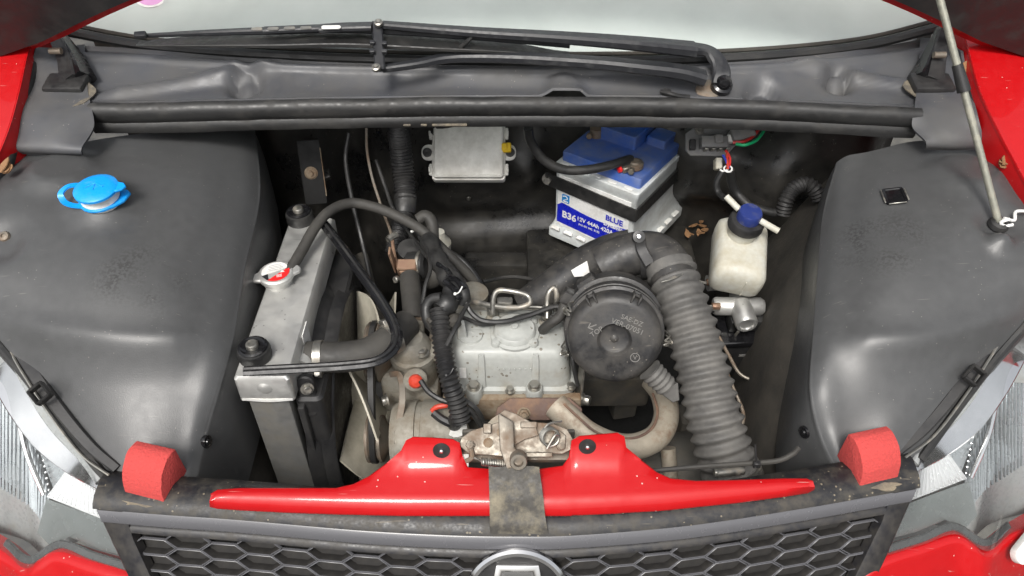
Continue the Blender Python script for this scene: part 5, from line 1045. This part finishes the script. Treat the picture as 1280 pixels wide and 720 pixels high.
# master cylinder
mc = PZ(926, 372, .65); t = thing('master_cylinder', 'cast aluminium brake master cylinder with pipes below the reservoir', 'master cylinder', mc + V((0, 0, -.04)))
body = part('body', t, 'aluminium', lathe([(.016, -.02), (.018, -.01), (.018, .05), (.014, .06), (0, .06)], frame(mc + V((0, 0, -.01)), (-.1, .3, 1)), 22), lathe([(.013, -.05), (.016, -.046), (.016, .03), (.012, .036), (0, .036)], frame(PZ(928, 383, .655), (1, -.05, .03)), 20), lathe([(.019, -.02), (.019, .022), (.0165, .026), (.012, .026), (.011, .023), (0, .023)], frame(PZ(929, 392, .655), (.05, -.85, -.1)), 22), lathe([(.014, -.03), (.014, .02), (0, .02)], frame(PZ(905, 352, .665), (1, .1, .05)), 18))
for a, b in ((893, 353), (900, 383)): part('brass_nut', body, 'copper', *hexb(frame(PZ(a, b, .672), (-1, 0, .05)), .0065, .014))
part('brake_pipe', t, 'zinc', ptube([(893, 353, .672), (878, 353, .672), (868, 346, .67), (858, 330, .66), (850, 318, .64)], .0028, 8, 6)); part('brake_pipe', t, 'zinc', ptube([(900, 383, .672), (880, 383, .672), (860, 382, .67)], .0028, 8, 6)); part('brake_pipe', t, 'zinc', ptube([(900, 387, .668), (880, 387, .668), (860, 386, .666)], .0022, 8, 6))
# small dark fuse box with printed line
fbp = PZ(910, 450, .50); t = thing('fuse_box', 'small black fuse box low down below the master cylinder', 'fuse box', fbp)
FM = frame(fbp, (0, -.2, 1), (1, .05, 0)); part('box', t, 'black_plastic', box(.085, .07, .1, FM, .006)); part('lid', t, 'gloss_black', box(.09, .075, .016, FM @ Matrix.Translation((0, 0, .1)), .004)); part('terminal_pin', t, 'zinc', tube([FM @ V((-.018, -.02, .116)), FM @ V((-.018, -.024, .135))], .0025, 6, 3), tube([FM @ V((.024, -.02, .116)), FM @ V((.024, -.024, .135))], .0025, 6, 3)); part('terminal_cover', t, 'rubber', box(.06, .03, .03, FM @ Matrix.Translation((0, 0, .116)), .006)); part('red_boot', t, 'orange', box(.022, .014, .014, FM @ Matrix.Translation((-.02, .018, .14)), .003)); part('print_line', t, 'relay_grey', box(.03, .001, .006, FM @ Matrix.Translation((.01, -.0355, .07))))
single('brake_pipe', 'thin bent metal brake pipe passing the fuse box to the inner panel', 'pipe', 'steel_dull', ptube([(886, 398, .64), (898, 420, .62), (912, 446, .60), (922, 464, .585), (932, 472, .58), (948, 477, .578)], .003, 8, 7))
single('fuel_pipe', 'thin bent metal pipe tucked along the ribbed hose', 'pipe', 'steel_dull', ptube([(898, 440, .62), (908, 464, .60), (918, 488, .58), (928, 512, .56), (929, 526, .55), (922, 545, .54)], .003, 8, 7))
# grommet on the inner panel
single('grommet', 'dusty rubber grommet on the inner body side by the ribbed hose', 'grommet', 'dusty', *[lathe([(.02, -.01), (.02, .004), (.014, .008), (.006, .009), (0, .006)], frame(PZ(953, 482 + dy, .575), (-1, -.5, .4)), 18) for dy in (0, 14)])
# ------------------------------------------------------------------ wiring and hoses over the engine
t = thing('ribbed_conduit', 'thick black ribbed wiring conduit dropping down the bulkhead', 'conduit', PZ(505, 300, .68))
part('conduit', t, 'black_plastic', corrugated([PZ(498, 150, .90), PZ(500, 180, .85), PZ(504, 215, .80), PZ(507, 250, .765)], .0185, .0072, .0016, 18, 6))
part('conduit', t, 'black_plastic', corrugated([PZ(505, 262, .75), PZ(502, 280, .74), PZ(497, 298, .73), PZ(493, 320, .715)], .0165, .0068, .0015, 18, 6)); part('tape', t, 'rubber', ptube([(507, 244, .77), (506, 256, .758), (505, 266, .748)], .0205, 16, 5)); part('tie', t, 'black_plastic', ptube([(497, 278, .762), (510, 283, .764), (524, 284, .758)], .003, 6, 5))
t = thing('engine_loom', 'black ribbed engine wiring loom running down beside the valve cover', 'wiring loom', PZ(555, 440, .72))
part('conduit', t, 'black_plastic', corrugated([PZ(549, 388, .79), PZ(551, 415, .775), PZ(555, 445, .755), PZ(562, 475, .735), PZ(570, 500, .71), PZ(577, 528, .68)], .0135, .0068, .0015, 16, 6))
part('taped_bundle', t, 'rubber', ptube([(536, 300, .77), (545, 320, .78), (556, 340, .79), (566, 358, .795), (564, 374, .795), (550, 388, .79)], .015, 14, 8, lambda u: 1 + .12 * math.sin(u * 30)), ptube([(541, 316, .775), (556, 330, .79), (572, 350, .80), (580, 366, .80), (578, 380, .785)], .009, 10, 8), ptube([(552, 372, .805), (540, 374, .80), (533, 384, .79), (534, 398, .78), (540, 408, .77)], .008, 10, 8))
for pp in ([(560, 345, .808), (572, 352, .81), (580, 362, .808)], [(556, 352, .808), (568, 362, .81), (574, 374, .806)], [(548, 330, .80), (560, 340, .806), (566, 352, .81)]): part('tape_end', t, 'gloss_black', ptube(pp, .005, 8, 6))
part('branch', t, 'rubber', ptube([(582, 378, .79), (590, 392, .78), (604, 401, .772), (630, 402, .77), (662, 394, .77), (690, 384, .775), (706, 384, .775)], .0042, 8, 8)); part('branch', t, 'rubber', ptube([(526, 476, .712), (536, 490, .705), (552, 500, .70), (574, 506, .695), (590, 516, .685), (604, 536, .66)], .0042, 8, 8)); part('branch', t, 'rubber', ptube([(566, 495, .715), (580, 500, .705), (596, 512, .695), (606, 530, .67)], .0038, 8, 8))
part('lead', t, 'orange', ptube([(540, 514, .672), (546, 509, .678), (556, 507, .68), (562, 506, .68)], .004, 8, 6)); part('ring_terminal', t, 'black_plastic', ptube([(542, 516, .672), (552, 524, .668), (564, 530, .664)], .0065, 8, 6))
part('foam_wrap', t, 'dusty', ptube([(536, 408, .775), (546, 402, .775), (560, 404, .775), (574, 398, .77)], .011, 8, 6, lambda u: 1 + .25 * math.sin(u * 17)))
t = thing('heater_valve', 'rusty steel heater valve with lever and short black hose behind the thermostat', 'valve', PZ(510, 335, .70))
vp = PZ(510, 334, .745); part('bracket', t, 'copper', box(.032, .02, .028, frame(vp + V((0, 0, -.01)), (0, -.4, 1)), .002, 1), box(.004, .016, .05, frame(vp + V((-.02, 0, -.005)), (-.1, -.2, 1)), .001, 1)); part('lever', t, 'copper', ptube([(490, 298, .765), (493, 318, .755), (500, 338, .75), (508, 340, .75)], .003, 8, 6))
part('valve_body', t, 'rubber', lathe([(.02, -.018), (.024, -.014), (.024, .014), (.02, .018), (0, .018)], frame(PZ(522, 332, .74), (1, -.2, .2)), 24), lathe([(.021, -.012), (.021, .016), (0, .018)], frame(PZ(513, 318, .745), (.1, -.3, 1)), 20)); part('clamp_ring', t, 'zinc', lathe([(.0245, -.003), (.0255, -.002), (.0255, .002), (.0245, .003)], frame(PZ(527, 332, .742), (1, -.2, .2)), 24)); part('screw', t, 'zinc', *hexb(frame(PZ(498, 348, .74), (-.6, -.7, .2)), .006, .008))
part('hose', t, 'hose', ptube([(512, 346, .745), (514, 365, .742), (516, 385, .74), (517, 402, .735)], .0165, 16, 6)); part('crimp', t, 'zinc', ptube([(485, 300, .767), (490, 296, .768), (496, 293, .768)], .006, 8, 4)); part('hose_clip', t, 'steel_dull', lathe([(.0168, -.005), (.0178, -.005), (.0178, .005), (.0168, .005)], frame(PZ(517, 399, .737), (0, -.5, -.9)), 22))
part('return_hose', t, 'hose', ptube([(534, 322, .74), (545, 345, .72), (536, 352, .70), (528, 345, .70)], .014, 14, 6))
single('heater_hose', 'curved black heater hose passing behind the injector pipes', 'hose', 'hose', ptube([(522, 275, .77), (532, 270, .775), (540, 280, .765), (543, 305, .74), (560, 325, .72), (585, 355, .69), (610, 385, .65)], .0105, 12, 8))
single('vacuum_hose', 'thin black hose sweeping down from the conduit behind the engine', 'hose', 'rubber', ptube([(514, 282, .765), (530, 298, .755), (555, 312, .745), (580, 328, .73), (600, 355, .70), (608, 378, .66)], .0055, 10, 8))
single('expansion_bottle', 'small dull plastic bottle half hidden behind the wiring', 'bottle', 'milky', lathe([(.02, -.03), (.024, -.025), (.024, .02), (.012, .035), (.010, .045), (0, .046)], frame(PZ(548, 312, .62), (.1, 0, 1)), 20))

# ------------------------------------------------------------------ more lines and brackets around the engine
single('clutch_cable', 'thin black cable dropping behind the radiator bar towards the fan', 'cable', 'rubber', ptube([(436, 166, .87), (432, 200, .83), (440, 250, .79), (452, 300, .75), (462, 345, .70), (470, 400, .62)], .0038, 8, 8))
single('coolant_pipe', 'dark metal coolant pipe low between fan and thermostat housing', 'pipe', 'cast_dark', ptube([(452, 320, .66), (462, 360, .64), (476, 400, .63), (490, 440, .62), (486, 480, .58)], .012, 14, 8))
single('breather_hose', 'black breather hose curling from the valve cover to the air filter', 'hose', 'hose', ptube([(677, 414, .738), (682, 409, .76), (690, 403, .775), (700, 395, .785), (706, 380, .80)], .0075, 12, 8))
single('glow_plug_lead', 'thin braided lead lying along the back of the valve cover', 'lead', 'rubber', ptube([(560, 392, .765), (582, 398, .758), (606, 406, .752), (640, 398, .752), (672, 392, .76), (700, 400, .76)], .003, 8, 8))
single('starter_motor', 'dark cylindrical starter motor low behind the alternator', 'starter', 'cast_dark', lathe([(.02, -.07), (.036, -.066), (.036, .05), (.028, .06), (0, .06)], frame(PZ(552, 470, .56), (1, .1, .05)), 24))
single('fuel_filter', 'small grimy fuel filter canister behind the wiring near the conduit', 'fuel filter', 'cast', lathe([(.022, -.05), (.024, -.045), (.024, .0), (.027, .002), (.027, .012), (.018, .018), (0, .019)], frame(PZ(590, 372, .70), (.05, 0, 1)), 22))
t = thing('lifting_bracket', 'small dull steel lifting bracket bolted beside the thermostat housing', 'bracket', PZ(548, 425, .72))
part('plate', t, 'steel_dull', prism([(-.016, 0), (.016, 0), (.012, .032), (.004, .044), (-.006, .044), (-.012, .03)], -.002, .002, frame(PZ(546, 440, .70), (-.2, -.9, .4), (1, -.2, 0)), .0008, 1)); part('bolt', t, 'zinc', *hexb(frame(PZ(546, 432, .715), (-.2, -.9, .4)), .007, .006, .009))
for pp, lab in (([(470, 200, .82), (482, 235, .79), (492, 262, .775), (512, 292, .76), (534, 322, .775)], 'thin black wire crossing the bulkhead beside the steel rod'), ([(524, 296, .77), (534, 312, .785), (538, 336, .79), (532, 356, .785), (528, 380, .765)], 'thin black wire looping past the heater valve'), ([(576, 352, .80), (586, 372, .79), (578, 392, .79), (568, 412, .79), (558, 432, .775)], 'thin black wire tucked into the ribbed loom beside the valve cover'), ([(700, 384, .78), (712, 396, .775), (714, 420, .765), (716, 452, .74), (722, 482, .70)], 'thin black wire between the valve cover and the air filter'), ([(604, 352, .70), (640, 346, .69), (676, 352, .70), (700, 366, .71)], 'thin black wire lying behind the injector pipes')):
    single('engine_wire', lab, 'wire', 'rubber', ptube(pp, .0032, 8, 8), group='thin wires round the engine')
for px, py, z in ((515, 290, .772), (569, 368, .812), (558, 470, .748)):
    single('cable_tie', {515: 'pale cable tie end on the black conduit by the bulkhead', 569: 'pale cable tie end on the taped loom behind the engine', 558: 'pale cable tie end on the ribbed loom beside the valve cover'}[px], 'cable tie', 'white_plastic' if px != 558 else 'black_plastic', box(.004, .004, .004, frame(PZ(px, py, z), (0, -.5, 1)), .0006, 1), tube([PZ(px, py, z), PZ(px + 5, py - 3, z + .006), PZ(px + 9, py - 10, z + .012)], .0011, 6, 4), group='cable ties')
